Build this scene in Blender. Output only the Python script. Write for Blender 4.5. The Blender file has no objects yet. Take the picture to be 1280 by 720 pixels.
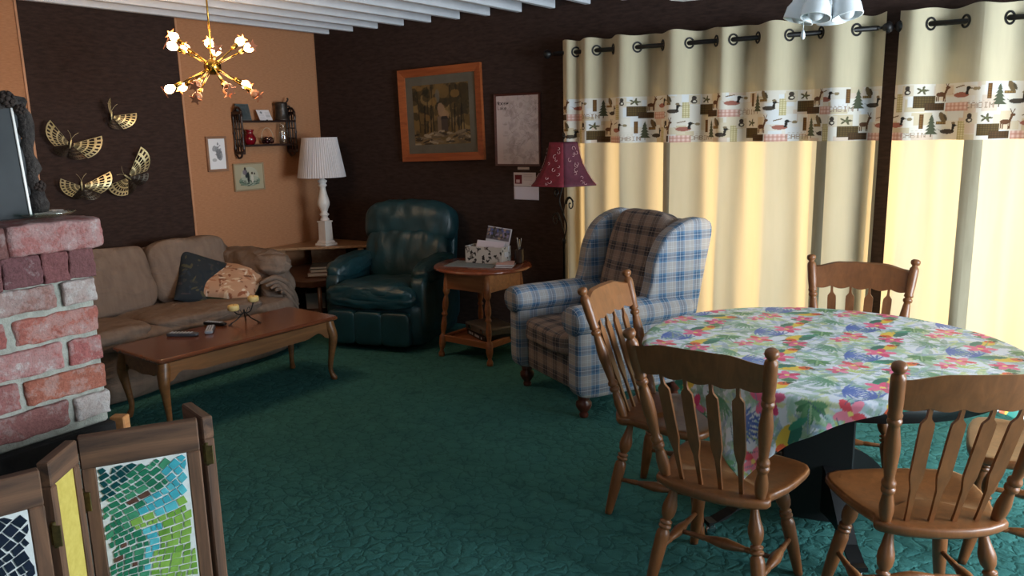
import bpy, bmesh, math, random
import numpy as np
from mathutils import Vector, Matrix, noise
from math import sin, cos, pi, radians, sqrt, atan2, hypot

random.seed(7)
scene = bpy.context.scene
COL = scene.collection
PI = pi

# ------------------------------------------------------------------ camera
cam_d = bpy.data.cameras.new('camera')
cam = bpy.data.objects.new('camera', cam_d)
COL.objects.link(cam)
yaw, pit, rol = radians(33.6), radians(11.3), radians(-1.25)
fw = Vector((-sin(yaw) * cos(pit), cos(yaw) * cos(pit), -sin(pit)))
rt = Vector((cos(yaw), sin(yaw), 0))
up = rt.cross(fw)
r2 = rt * cos(rol) + up * sin(rol)
u2 = -rt * sin(rol) + up * cos(rol)
cam.matrix_world = Matrix(((r2.x, u2.x, -fw.x, 0), (r2.y, u2.y, -fw.y, 0), (r2.z, u2.z, -fw.z, 1.6), (0, 0, 0, 1)))
cam_d.sensor_width = 36
cam_d.lens = 28.125
cam_d.clip_start = 0.05
scene.camera = cam

# ------------------------------------------------------------------ colour management, world, daylight
vs = scene.view_settings
vs.view_transform = 'Standard'
vs.look = 'None'
vs.gamma = 1
vs.use_curve_mapping = False
vs.exposure = 0.0
W = bpy.data.worlds.new('world')
scene.world = W
W.use_nodes = True
W.node_tree.nodes['Background'].inputs[0].default_value = (0.62, 0.78, 1.0, 1)
W.node_tree.nodes['Background'].inputs[1].default_value = 0.5


def area(name, loc, rot, sx, sy, power, color):
    l = bpy.data.lights.new(name, 'AREA')
    l.shape = 'RECTANGLE'
    l.size, l.size_y = sx, sy
    l.energy = power
    l.color = color
    o = bpy.data.objects.new(name, l)
    o.location = loc
    o.rotation_euler = rot
    COL.objects.link(o)
    return o


# daylight entering by the windows of the right wall, of the wall behind the camera, and behind the curtains
area('daylight_right', (2.42, 3.1, 1.3), (0, PI / 2, 0), 1.5, 2.4, 290, (0.80, 0.92, 1.0))
area('daylight_rear', (-0.4, -2.42, 1.45), (PI / 2, 0, PI), 2.4, 1.3, 215, (0.88, 0.95, 1.0))
area('daylight_patio', (0.5, 6.4, 1.15), (-PI / 2, 0, radians(-8)), 3.4, 2.2, 105, (1.0, 0.97, 0.9))
sun_l = bpy.data.lights.new('sun', 'SUN')
sun_l.energy = 3.0
sun_l.angle = radians(3)
sun_l.color = (1.0, 0.68, 0.26)
sun_o = bpy.data.objects.new('sun', sun_l)
sun_o.rotation_euler = Vector((0.80, 0.66, 0.36)).to_track_quat('Z', 'Y').to_euler()
COL.objects.link(sun_o)


# ------------------------------------------------------------------ materials
def lin(c):
    def f(v):
        v /= 255.0
        return v / 12.92 if v <= 0.04045 else ((v + 0.055) / 1.055) ** 2.4
    return (f(c[0]), f(c[1]), f(c[2]), 1.0)


def new_mat(name):
    m = bpy.data.materials.new(name)
    m.use_nodes = True
    nt = m.node_tree
    b = nt.nodes['Principled BSDF']
    return m, nt, b


def N(nt, t, **kw):
    n = nt.nodes.new(t)
    for k, v in kw.items():
        setattr(n, k, v)
    return n


def coords(nt, scale=(1, 1, 1), kind='Object'):
    tc = N(nt, 'ShaderNodeTexCoord')
    mp = N(nt, 'ShaderNodeMapping')
    mp.inputs['Scale'].default_value = scale
    nt.links.new(tc.outputs[kind], mp.inputs[0])
    return mp.outputs[0]


def ramp(nt, fac, stops, interp='LINEAR'):
    r = N(nt, 'ShaderNodeValToRGB')
    r.color_ramp.interpolation = interp
    e = r.color_ramp.elements
    while len(e) < len(stops):
        e.new(0.5)
    for el, (p, c) in zip(e, stops):
        el.position = p
        el.color = c
    nt.links.new(fac, r.inputs[0])
    return r.outputs[0]


def bump(nt, b, h, strength=0.3, dist=0.01):
    bp = N(nt, 'ShaderNodeBump')
    bp.inputs['Strength'].default_value = strength
    bp.inputs['Distance'].default_value = dist
    nt.links.new(h, bp.inputs['Height'])
    nt.links.new(bp.outputs[0], b.inputs['Normal'])


def noise_tex(nt, vec, scale, detail=4, rough=0.6, dist=0.0):
    n = N(nt, 'ShaderNodeTexNoise')
    n.inputs['Scale'].default_value = scale
    n.inputs['Detail'].default_value = detail
    n.inputs['Roughness'].default_value = rough
    n.inputs['Distortion'].default_value = dist
    nt.links.new(vec, n.inputs['Vector'])
    return n.outputs['Fac']


def M(name, c, rough=0.6, c2=None, nscale=6, stretch=(1, 1, 1), bscale=None, bstr=0.2, bdist=0.004, metal=0.0, spec=0.5, coat=0, lo=0.35, hi=0.65):
    """general material: two colours mixed by a noise, optional bump noise"""
    m, nt, b = new_mat(name)
    b.inputs['Roughness'].default_value = rough
    b.inputs['Metallic'].default_value = metal
    b.inputs['Specular IOR Level'].default_value = spec
    b.inputs['Coat Weight'].default_value = coat
    b.inputs['Coat Roughness'].default_value = 0.15
    v = coords(nt, stretch)
    if c2 is None:
        c2 = tuple(x * 0.9 for x in c)
    f = noise_tex(nt, v, nscale)
    nt.links.new(ramp(nt, f, [(lo, lin(c2)), (hi, lin(c))]), b.inputs['Base Color'])
    if bscale:
        v2 = coords(nt)
        bump(nt, b, noise_tex(nt, v2, bscale, 6), bstr, bdist)
    return m


def wood(name, light, dark, axis=2, rough=0.40, scale=1.0, coat=0.12):
    st = [22.0 * scale, 22.0 * scale, 22.0 * scale]
    st[axis] = 1.6 * scale
    m, nt, b = new_mat(name)
    b.inputs['Roughness'].default_value = rough
    b.inputs['Coat Weight'].default_value = coat
    b.inputs['Coat Roughness'].default_value = 0.2
    v = coords(nt, st)
    f = noise_tex(nt, v, 1.6, 6, 0.65, 0.6)
    nt.links.new(ramp(nt, f, [(0.3, lin(dark)), (0.7, lin(light))]), b.inputs['Base Color'])
    bump(nt, b, f, 0.08, 0.002)
    return m


def col_mat(name, rough=0.8, translucent=0.0, tcol=(1, 1, 1), weave=None, spec=0.2):
    """material whose colour is the print held in the mesh's colour attribute"""
    m, nt, b = new_mat(name)
    a = N(nt, 'ShaderNodeAttribute', attribute_name='Col')
    b.inputs['Roughness'].default_value = rough
    b.inputs['Specular IOR Level'].default_value = spec
    nt.links.new(a.outputs['Color'], b.inputs['Base Color'])
    if weave:
        bump(nt, b, noise_tex(nt, coords(nt), weave, 3), 0.25, 0.002)
    if translucent:
        add_translucent(nt, b, translucent, tcol, a.outputs['Color'])
    return m


def add_translucent(nt, b, w, tcol, colsock=None):
    t = N(nt, 'ShaderNodeBsdfTranslucent')
    t.inputs[0].default_value = tuple(tcol) + (1,)
    if colsock:
        mx = N(nt, 'ShaderNodeMix', data_type='RGBA', blend_type='MULTIPLY')
        mx.inputs[0].default_value = 1
        nt.links.new(colsock, mx.inputs[6])
        mx.inputs[7].default_value = tuple(tcol) + (1,)
        nt.links.new(mx.outputs[2], t.inputs[0])
    ms = N(nt, 'ShaderNodeMixShader')
    ms.inputs[0].default_value = w
    out = nt.nodes['Material Output']
    nt.links.new(b.outputs[0], ms.inputs[1])
    nt.links.new(t.outputs[0], ms.inputs[2])
    nt.links.new(ms.outputs[0], out.inputs[0])


def cloth_mat(name, c, w=0.0, tcol=(1, 1, 1), c2=None, rough=0.85):
    m = M(name, c, rough, c2, nscale=25, stretch=(1, 1, 0.15), spec=0.15, bscale=400, bstr=0.15, bdist=0.001)
    if w:
        add_translucent(m.node_tree, m.node_tree.nodes['Principled BSDF'], w, tcol)
    return m


def glass_mat(name, tint=(1, 1, 1), rough=0.02, gloss=0.12):
    m, nt, b = new_mat(name)
    tr = N(nt, 'ShaderNodeBsdfTransparent')
    tr.inputs[0].default_value = tuple(tint) + (1,)
    gl = N(nt, 'ShaderNodeBsdfGlossy')
    gl.inputs['Roughness'].default_value = rough
    fr = N(nt, 'ShaderNodeLayerWeight')
    fr.inputs[0].default_value = 0.25
    ad = N(nt, 'ShaderNodeMath', operation='MULTIPLY_ADD', use_clamp=True)
    ad.inputs[1].default_value = 0.45 if gloss > .05 else 0.08
    ad.inputs[2].default_value = gloss
    nt.links.new(fr.outputs['Facing'], ad.inputs[0])
    ms = N(nt, 'ShaderNodeMixShader')
    nt.links.new(ad.outputs[0], ms.inputs[0])
    nt.links.new(tr.outputs[0], ms.inputs[1])
    nt.links.new(gl.outputs[0], ms.inputs[2])
    nt.links.new(ms.outputs[0], nt.nodes['Material Output'].inputs[0])
    nt.nodes.remove(b)
    return m


def emis_mat(name, c, strength):
    m, nt, b = new_mat(name)
    b.inputs['Base Color'].default_value = (*c, 1)
    b.inputs['Emission Color'].default_value = (*c, 1)
    b.inputs['Emission Strength'].default_value = strength
    return m


def plaid_mat(name, brown=False):
    m, nt, b = new_mat(name)
    b.inputs['Roughness'].default_value = 0.85
    b.inputs['Specular IOR Level'].default_value = 0.2
    uv = N(nt, 'ShaderNodeUVMap')
    sx = N(nt, 'ShaderNodeSeparateXYZ')
    nt.links.new(uv.outputs[0], sx.inputs[0])
    blue, navy, tan, cream, lbl = lin((84, 116, 148)), lin((66, 90, 118)), lin((160, 154, 152)), lin((190, 190, 192)), lin((112, 134, 156))
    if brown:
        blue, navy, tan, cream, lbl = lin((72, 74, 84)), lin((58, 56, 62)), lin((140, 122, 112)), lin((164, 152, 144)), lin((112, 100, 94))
    stops = [(0.0, tan), (0.06, cream), (0.08, tan), (0.30, cream), (0.325, blue), (0.40, lbl), (0.42, navy), (0.55, cream), (0.575, navy), (0.68, lbl), (0.70, blue), (0.78, cream), (0.80, tan), (0.97, cream)]
    outs = []
    for ax in (0, 1):
        mu = N(nt, 'ShaderNodeMath', operation='MULTIPLY')
        mu.inputs[1].default_value = 1 / 0.115
        nt.links.new(sx.outputs[ax], mu.inputs[0])
        fr = N(nt, 'ShaderNodeMath', operation='FRACT')
        nt.links.new(mu.outputs[0], fr.inputs[0])
        outs.append(ramp(nt, fr.outputs[0], stops, 'CONSTANT'))
    mx = N(nt, 'ShaderNodeMix', data_type='RGBA')
    mx.inputs[0].default_value = 0.5
    nt.links.new(outs[0], mx.inputs[6])
    nt.links.new(outs[1], mx.inputs[7])
    nt.links.new(mx.outputs[2], b.inputs['Base Color'])
    bump(nt, b, noise_tex(nt, coords(nt), 500, 2), 0.2, 0.001)
    return m


def leather_mat(name, c, c2):
    m, nt, b = new_mat(name)
    b.inputs['Roughness'].default_value = 0.42
    b.inputs['Specular IOR Level'].default_value = 0.6
    v = coords(nt)
    nt.links.new(ramp(nt, noise_tex(nt, v, 5), [(0.35, lin(c2)), (0.65, lin(c))]), b.inputs['Base Color'])
    n1 = noise_tex(nt, coords(nt, (6, 6, 3)), 1.5, 3, 0.5, 0.8)
    n2 = noise_tex(nt, v, 160, 2)
    ma = N(nt, 'ShaderNodeMath', operation='MULTIPLY_ADD')
    ma.inputs[1].default_value = 0.05
    nt.links.new(n2, ma.inputs[0])
    nt.links.new(n1, ma.inputs[2])
    bump(nt, b, ma.outputs[0], 0.32, 0.025)
    return m


def carpet_mat(name):
    m, nt, b = new_mat(name)
    b.inputs['Roughness'].default_value = 1.0
    b.inputs['Specular IOR Level'].default_value = 0.0
    v = coords(nt)
    wob = N(nt, 'ShaderNodeTexNoise')
    wob.inputs['Scale'].default_value = 26
    wob.inputs['Detail'].default_value = 2
    nt.links.new(v, wob.inputs['Vector'])
    ad = N(nt, 'ShaderNodeVectorMath', operation='MULTIPLY_ADD')
    ad.inputs[1].default_value = (0.065, 0.065, 0)
    nt.links.new(wob.outputs['Color'], ad.inputs[0])
    nt.links.new(v, ad.inputs[2])
    vo = N(nt, 'ShaderNodeTexVoronoi', feature='DISTANCE_TO_EDGE')
    vo.inputs['Scale'].default_value = 15
    nt.links.new(ad.outputs[0], vo.inputs['Vector'])
    edge = ramp(nt, vo.outputs['Distance'], [(0.0, (0, 0, 0, 1)), (0.10, (0.55, 0.55, 0.55, 1)), (0.28, (0.9, 0.9, 0.9, 1)), (0.5, (1, 1, 1, 1))])
    pile = noise_tex(nt, v, 220, 3)
    broad = noise_tex(nt, v, 9, 3)
    base = ramp(nt, broad, [(0.3, lin((62, 112, 109))), (0.7, lin((72, 124, 119)))])
    pr = ramp(nt, pile, [(0.3, (0.72, 0.72, 0.72, 1)), (0.7, (1, 1, 1, 1))])
    er = ramp(nt, vo.outputs['Distance'], [(0.0, (0.72, 0.72, 0.72, 1)), (0.06, (1, 1, 1, 1))])  # shade in the creases of the sculpted pile, painted into the colour
    m1 = N(nt, 'ShaderNodeMix', data_type='RGBA', blend_type='MULTIPLY')
    m1.inputs[0].default_value = 1
    nt.links.new(base, m1.inputs[6])
    nt.links.new(pr, m1.inputs[7])
    m2 = N(nt, 'ShaderNodeMix', data_type='RGBA', blend_type='MULTIPLY')
    m2.inputs[0].default_value = 1
    nt.links.new(m1.outputs[2], m2.inputs[6])
    nt.links.new(er, m2.inputs[7])
    nt.links.new(m2.outputs[2], b.inputs['Base Color'])
    ma = N(nt, 'ShaderNodeMath', operation='MULTIPLY_ADD')
    ma.inputs[1].default_value = 0.22
    nt.links.new(pile, ma.inputs[0])
    nt.links.new(edge, ma.inputs[2])
    bump(nt, b, ma.outputs[0], 0.34, 0.022)
    return m


def brick_mat(name):
    m, nt, b = new_mat(name)
    b.inputs['Roughness'].default_value = 0.92
    b.inputs['Specular IOR Level'].default_value = 0.15
    a = N(nt, 'ShaderNodeAttribute', attribute_name='Col')
    v = coords(nt)
    blot = noise_tex(nt, v, 22, 7, 0.7)
    fine = noise_tex(nt, v, 120, 5, 0.7)
    fr = ramp(nt, fine, [(0.25, (0.6, 0.6, 0.6, 1)), (0.75, (1.15, 1.15, 1.15, 1))])
    mu = N(nt, 'ShaderNodeMix', data_type='RGBA', blend_type='MULTIPLY')
    mu.inputs[0].default_value = 1
    nt.links.new(a.outputs['Color'], mu.inputs[6])
    nt.links.new(fr, mu.inputs[7])
    ma = N(nt, 'ShaderNodeMath', operation='ADD')
    nt.links.new(blot, ma.inputs[0])
    nt.links.new(a.outputs['Alpha'], ma.inputs[1])
    lime = ramp(nt, ma.outputs[0], [(0.50, (0, 0, 0, 1)), (0.56, (0.22, 0.22, 0.22, 1)), (0.64, (0.3, 0.3, 0.3, 1)), (0.74, (0.85, 0.85, 0.85, 1))])
    mx = N(nt, 'ShaderNodeMix', data_type='RGBA')
    nt.links.new(lime, mx.inputs[0])
    nt.links.new(mu.outputs[2], mx.inputs[6])
    mx.inputs[7].default_value = lin((196, 188, 184))
    nt.links.new(mx.outputs[2], b.inputs['Base Color'])
    bump(nt, b, fine, 0.8, 0.010)
    return m


WD = dict(
    maple=wood('maple_finish', (132, 80, 42), (106, 62, 30)),
    oak=wood('oak_finish', (140, 94, 54), (104, 66, 36), axis=1),
    oak_top=wood('oak_top_finish', (118, 66, 40), (88, 46, 28), axis=1, rough=0.22, coat=0.5),
    pine=wood('pine_finish', (158, 98, 58), (124, 70, 38), axis=0),
    pine_top=wood('pine_top_finish', (138, 72, 44), (106, 50, 30), axis=0, rough=0.2, coat=0.5),
    frame=wood('orange_frame_finish', (164, 88, 46), (128, 62, 30), axis=0, rough=0.4),
    dark=wood('dark_shelf_finish', (52, 30, 24), (30, 17, 14), rough=0.4),
    rustic=wood('rustic_board_finish', (122, 86, 62), (60, 41, 31), axis=2, rough=0.75, coat=0),
    rustic_h=wood('rustic_rail_finish', (122, 86, 62), (60, 41, 31), axis=0, rough=0.75, coat=0),
    raw=wood('raw_plank_finish', (190, 132, 78), (150, 96, 54), axis=0, rough=0.7, coat=0),
    pale=wood('pale_shelf_finish', (176, 138, 104), (138, 100, 70), axis=0, rough=0.4),
    walnut=wood('walnut_finish', (92, 58, 40), (60, 36, 26), axis=0, rough=0.4),
    mapframe=wood('map_frame_finish', (88, 44, 34), (58, 28, 22), axis=0, rough=0.45),
)
tan_wall = M('tan_grasscloth', (178, 126, 90), 0.9, (164, 113, 78), nscale=30, stretch=(1, 1, 6), bscale=260, bstr=0.3, bdist=0.002)
dark_wall = M('chocolate_grasscloth', (62, 47, 42), 0.95, (48, 36, 32), nscale=14, stretch=(1, 1, 4), bscale=180, bstr=0.5, bdist=0.003, spec=0.2)
white_beam = M('white_painted_timber', (214, 216, 222), 0.55, (204, 206, 212), nscale=5)
strip_mat = M('batten_paint', (196, 142, 106), 0.6, (176, 124, 90))
carpet = carpet_mat('sculpted_green_carpet')
plaster = M('plain_wall_paint', (150, 132, 118), 0.9)
black_paint = M('black_paint', (16, 16, 18), 0.5, (11, 11, 13), spec=0.4)
iron = M('black_iron', (26, 22, 22), 0.45, (16, 14, 14), metal=0.3, bscale=90)
brass = M('brass', (206, 168, 88), 0.22, (180, 138, 66), metal=1.0)
brass_leaf = M('thin_brass_sheet', (214, 196, 150), 0.3, (150, 130, 84), metal=1.0, nscale=14)
chrome = M('chrome', (200, 205, 210), 0.2, metal=1.0)
white_paint = M('white_gloss_paint', (226, 220, 214), 0.3, (214, 206, 200))


# ------------------------------------------------------------------ mesh helpers
class MB:
    """collects shapes; build() links them as one mesh object"""

    def __init__(self):
        self.v, self.f, self.m, self.s, self.uv, self.col = [], [], [], [], {}, {}

    def add(self, verts, faces, mi=0, smooth=True, mat=None):
        o = len(self.v)
        if mat is not None:
            verts = [mat @ Vector(p) for p in verts]
        self.v += [tuple(p) for p in verts]
        for fc in faces:
            self.f.append(tuple(i + o for i in fc))
            self.m.append(mi)
            self.s.append(smooth)
        return o

    def box(self, c, s, rot=None, bev=0.004, mi=0, seg=1):
        bm = bmesh.new()
        bmesh.ops.create_cube(bm, size=1)
        for q in bm.verts:
            q.co = Vector((q.co.x * s[0], q.co.y * s[1], q.co.z * s[2]))
        if bev:
            bv = min(bev, min(s) * 0.45)
            bmesh.ops.bevel(bm, geom=bm.edges[:], offset=bv, segments=seg, profile=0.5, affect='EDGES')
        bm.verts.index_update()
        mt = Matrix.Translation(c) @ (rot.to_4x4() if rot is not None else Matrix())
        self.add([q.co for q in bm.verts], [[q.index for q in fc.verts] for fc in bm.faces], mi, False, mt)
        bm.free()
        return self

    def lathe(self, prof, seg=20, mat=None, mi=0, cap=True):
        vs_, fs = [], []
        n = len(prof)
        for r, z in prof:
            for k in range(seg):
                a = 2 * PI * k / seg
                vs_.append((r * cos(a), r * sin(a), z))
        for i in range(n - 1):
            for k in range(seg):
                k2 = (k + 1) % seg
                fs.append((i * seg + k, i * seg + k2, (i + 1) * seg + k2, (i + 1) * seg + k))
        if cap:
            fs.append(tuple(reversed(range(seg))))
            fs.append(tuple(range((n - 1) * seg, n * seg)))
        self.add(vs_, fs, mi, True, mat)
        return self

    def turned(self, p0, p1, prof, seg=16, mi=0):
        """lathe profile [(radius, t)] along p0 -> p1"""
        p0, p1 = Vector(p0), Vector(p1)
        d = p1 - p0
        L = d.length
        q = Vector((0, 0, 1)).rotation_difference(d.normalized()).to_matrix().to_4x4()
        self.lathe([(r, t * L) for r, t in prof], seg, Matrix.Translation(p0) @ q, mi)
        return self

    def tube(self, pts, r, seg=8, mi=0):
        pts = [Vector(p) for p in pts]
        n = len(pts)
        rr = r if isinstance(r, (list, tuple)) else [r] * n
        vs_, fs = [], []
        t0 = (pts[1] - pts[0]).normalized()
        a = t0.orthogonal().normalized()
        for i, p in enumerate(pts):
            t = (pts[min(i + 1, n - 1)] - pts[max(i - 1, 0)]).normalized()
            a = (a - t * a.dot(t))
            a = a.normalized() if a.length > 1e-6 else t.orthogonal().normalized()
            b = t.cross(a)
            for k in range(seg):
                th = 2 * PI * k / seg
                vs_.append(p + (a * cos(th) + b * sin(th)) * rr[i])
        for i in range(n - 1):
            for k in range(seg):
                k2 = (k + 1) % seg
                fs.append((i * seg + k, i * seg + k2, (i + 1) * seg + k2, (i + 1) * seg + k))
        fs.append(tuple(reversed(range(seg))))
        fs.append(tuple(range((n - 1) * seg, n * seg)))
        self.add(vs_, fs, mi, True)
        return self

    def prism(self, outline, d, mat=None, mi=0, smooth=False):
        """outline in local xy, thickness d centred on z"""
        n = len(outline)
        vs_ = [(x, y, -d / 2) for x, y in outline] + [(x, y, d / 2) for x, y in outline]
        fs = [tuple(reversed(range(n))), tuple(range(n, 2 * n))]
        fs += [(k, (k + 1) % n, n + (k + 1) % n, n + k) for k in range(n)]
        self.add(vs_, fs, mi, smooth, mat)
        return self

    def pillow(self, c, s, p=4.0, n=12, rot=None, fn=None, mi=0):
        """rounded cushion: cube-sphere under a p-norm; s = full sizes; fn(unit point)->offset"""
        cache, vs_, fs = {}, [], []

        def vid(a, b, d):
            k = (a, b, d)
            if k not in cache:
                q = [2 * a / n - 1, 2 * b / n - 1, 2 * d / n - 1]
                q = [sin(x * PI / 2) if p < 3 else x for x in q]
                L = (abs(q[0]) ** p + abs(q[1]) ** p + abs(q[2]) ** p) ** (1 / p)
                q = Vector((q[0] / L, q[1] / L, q[2] / L))
                w = Vector((q.x * s[0] / 2, q.y * s[1] / 2, q.z * s[2] / 2))
                if fn:
                    w = w + Vector(fn(q))
                cache[k] = len(vs_)
                vs_.append(w)
            return cache[k]
        for i in range(n):
            for j in range(n):
                for side in (0, n):
                    qs = [[(side, i, j), (side, i + 1, j), (side, i + 1, j + 1), (side, i, j + 1)],
                          [(i, side, j), (i, side, j + 1), (i + 1, side, j + 1), (i + 1, side, j)],
                          [(i, j, side), (i + 1, j, side), (i + 1, j + 1, side), (i, j + 1, side)]]
                    for q in qs:
                        ids = [vid(*k) for k in q]
                        fs.append(tuple(ids if side else reversed(ids)))
        mt = Matrix.Translation(c) @ (rot.to_4x4() if rot is not None else Matrix())
        self.add(vs_, fs, mi, True, mt)
        return self

    def grid(self, fn, nu, nv, mi=0, smooth=True):
        vs_ = [fn(i / nu, j / nv) for j in range(nv + 1) for i in range(nu + 1)]
        fs = [(j * (nu + 1) + i, j * (nu + 1) + i + 1, (j + 1) * (nu + 1) + i + 1, (j + 1) * (nu + 1) + i) for j in range(nv) for i in range(nu)]
        return self.add(vs_, fs, mi, smooth)

    def build(self, name, mats, parent=None, uvbox=False, loc=None, colors=None, noisy=None, fix=False):
        me = bpy.data.meshes.new(name)
        vv = self.v
        if noisy:
            amp, sc = noisy
            vv = [tuple(Vector(p) + noise.noise_vector(Vector(p) * sc) * amp) for p in vv]
        me.from_pydata(vv, [], self.f)
        if fix:
            bm = bmesh.new()
            bm.from_mesh(me)
            bmesh.ops.recalc_face_normals(bm, faces=bm.faces[:])
            bm.to_mesh(me)
            bm.free()
        me.polygons.foreach_set('use_smooth', self.s)
        if not isinstance(mats, (list, tuple)):
            mats = [mats]
        for q in mats:
            me.materials.append(q)
        me.polygons.foreach_set('material_index', self.m)
        if uvbox:
            uvl = me.uv_layers.new(name='UVMap')
            for pl in me.polygons:
                nx, ny, nz = (abs(x) for x in pl.normal)
                for li in pl.loop_indices:
                    x, y, z = me.vertices[me.loops[li].vertex_index].co
                    if nz >= nx and nz >= ny:
                        uvl.data[li].uv = (x, y)
                    elif nx >= ny:
                        uvl.data[li].uv = (y, z)
                    else:
                        uvl.data[li].uv = (x, z)
        if colors is not None:
            ca = me.color_attributes.new('Col', 'FLOAT_COLOR', 'POINT')
            ca.data.foreach_set('color', np.asarray(colors, dtype=np.float32).ravel())
        me.validate()
        me.update()
        o = bpy.data.objects.new(name, me)
        COL.objects.link(o)
        if parent is not None:
            o.parent = parent
        if loc is not None:
            o.location = loc
        return o


def tag(o, label, cat, group=None):
    o['label'] = label
    o['category'] = cat
    if group:
        o['group'] = group
    return o


def thing(name, label, cat, loc=(0, 0, 0), rz=0.0, group=None):
    o = bpy.data.objects.new(name, None)
    o.empty_display_size = 0.05
    COL.objects.link(o)
    o.location = loc
    o.rotation_euler = (0, 0, rz)
    return tag(o, label, cat, group)


def struct(o):
    o['kind'] = 'structure'
    return o


def copy_tree(o, parent=None):
    c = o.copy()
    COL.objects.link(c)
    if parent is not None:
        c.parent = parent
    for ch in list(o.children):
        copy_tree(ch, c)
    return c


def bev(o, w=0.004, seg=2):
    b = o.modifiers.new('bevel', 'BEVEL')
    b.width = w
    b.segments = seg
    b.limit_method = 'ANGLE'
    return o


def subd(o, n=1):
    s = o.modifiers.new('subd', 'SUBSURF')
    s.levels = n
    s.render_levels = n
    return o


def solid(o, t, off=0.0):
    s = o.modifiers.new('solid', 'SOLIDIFY')
    s.thickness = t
    s.offset = off
    return o


def R3(ax, a):
    return Matrix.Rotation(a, 3, ax)


def smoothstep(a, b, x):
    t = max(0.0, min(1.0, (x - a) / (b - a)))
    return t * t * (3 - 2 * t)


def catmull(pts, n=8):
    pts = [Vector(p) for p in pts]
    P = [pts[0]] + pts + [pts[-1]]
    out = []
    for i in range(1, len(P) - 2):
        for k in range(n):
            t = k / n
            a, b, c, d = P[i - 1], P[i], P[i + 1], P[i + 2]
            out.append(0.5 * ((2 * b) + (c - a) * t + (2 * a - 5 * b + 4 * c - d) * t * t + (3 * b - a - 3 * c + d) * t ** 3))
    out.append(pts[-1])
    return out


# a painted surface: arrays of colour over (u right, v up), in metres
class Canvas:
    def __init__(self, w, h, nx, ny, bg):
        self.w, self.h = w, h
        self.x, self.y = np.meshgrid(np.linspace(0, w, nx), np.linspace(0, h, ny))
        self.c = np.ones((ny, nx, 4), np.float32)
        self.c[:] = lin(bg)

    def put(self, mask, c, a=1.0):
        c = np.array(lin(c), np.float32)
        m = (mask.astype(np.float32) * a)[..., None]
        self.c = self.c * (1 - m) + c * m

    def ell(self, cx, cy, rx, ry, c, rot=0.0, a=1.0):
        dx, dy = self.x - cx, self.y - cy
        X, Y = dx * cos(rot) + dy * sin(rot), -dx * sin(rot) + dy * cos(rot)
        self.put((X / rx) ** 2 + (Y / ry) ** 2 < 1, c, a)

    def rect(self, x0, y0, x1, y1, c, a=1.0):
        self.put((self.x >= x0) & (self.x < x1) & (self.y >= y0) & (self.y < y1), c, a)

    def poly(self, pts, c, a=1.0):
        x0, x1 = min(p[0] for p in pts), max(p[0] for p in pts)
        if x1 < 0 or x0 > self.w:
            return
        inside = np.zeros(self.x.shape, bool)
        j = len(pts) - 1
        for i in range(len(pts)):
            (xi, yi), (xj, yj) = pts[i], pts[j]
            if yi != yj:
                t = ((yi > self.y) != (yj > self.y)) & (self.x < (xj - xi) * (self.y - yi) / (yj - yi) + xi)
                inside ^= t
            j = i
        self.put(inside, c, a)

    def line(self, p, q, wd, c, a=1.0):
        px, py, qx, qy = *p, *q
        dx, dy = qx - px, qy - py
        L = dx * dx + dy * dy + 1e-12
        t = np.clip(((self.x - px) * dx + (self.y - py) * dy) / L, 0, 1)
        self.put((self.x - px - t * dx) ** 2 + (self.y - py - t * dy) ** 2 < (wd / 2) ** 2, c, a)

    FONT = {'C': '01110 10001 10000 10000 10000 10001 01110', 'A': '01110 10001 10001 11111 10001 10001 10001', 'B': '11110 10001 10001 11110 10001 10001 11110',
            'I': '01110 00100 00100 00100 00100 00100 01110', 'N': '10001 11001 11001 10101 10011 10011 10001', 'M': '10001 11011 10101 10101 10001 10001 10001',
            'o': '00000 00000 01110 10001 10001 10001 01110', 's': '00000 00000 01111 10000 01110 00001 11110', 'e': '00000 00000 01110 10001 11111 10000 01110',
            'L': '10000 10000 10000 10000 10000 10000 11111', 'a': '00000 00000 01110 00001 01111 10001 01111', 'k': '10000 10000 10010 10100 11000 10100 10010'}

    def text(self, s, x, y, h, c, a=1.0, sp=6.0):
        u = h / 7
        for k, ch in enumerate(s):
            for r, row in enumerate(self.FONT[ch].split()):
                for q, bit in enumerate(row):
                    if bit == '1':
                        X, Y = x + (k * sp + q) * u, y + (6 - r) * u
                        self.rect(X, Y, X + u * 1.05, Y + u * 1.05, c, a)

    def flat(self):
        return self.c.reshape(-1, 4)


def picture_mesh(cv, place):
    """grid carrying the canvas colours; place(u, v) -> local point (u, v in metres)"""
    ny, nx = cv.x.shape
    mb = MB()
    mb.grid(lambda a, b: place(a * cv.w, b * cv.h), nx - 1, ny - 1)
    return mb


# ------------------------------------------------------------------ the room
XL, YB = -5.50, 5.20       # left wall and back wall (inner faces)
XR, YF, ZC = 2.50, -2.50, 2.62


def slab(name, x0, x1, y0, y1, z0, z1, m):
    return struct(MB().box(((x0 + x1) / 2, (y0 + y1) / 2, (z0 + z1) / 2), (x1 - x0, y1 - y0, z1 - z0), bev=0).build(name, m))


slab('floor', XL - .15, XR + .15, YF - .15, YB + .15, -0.10, 0.0, carpet)
slab('ceiling', XL - .15, XR + .15, YF - .15, YB + .15, ZC, ZC + 0.10, white_beam)


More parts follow.
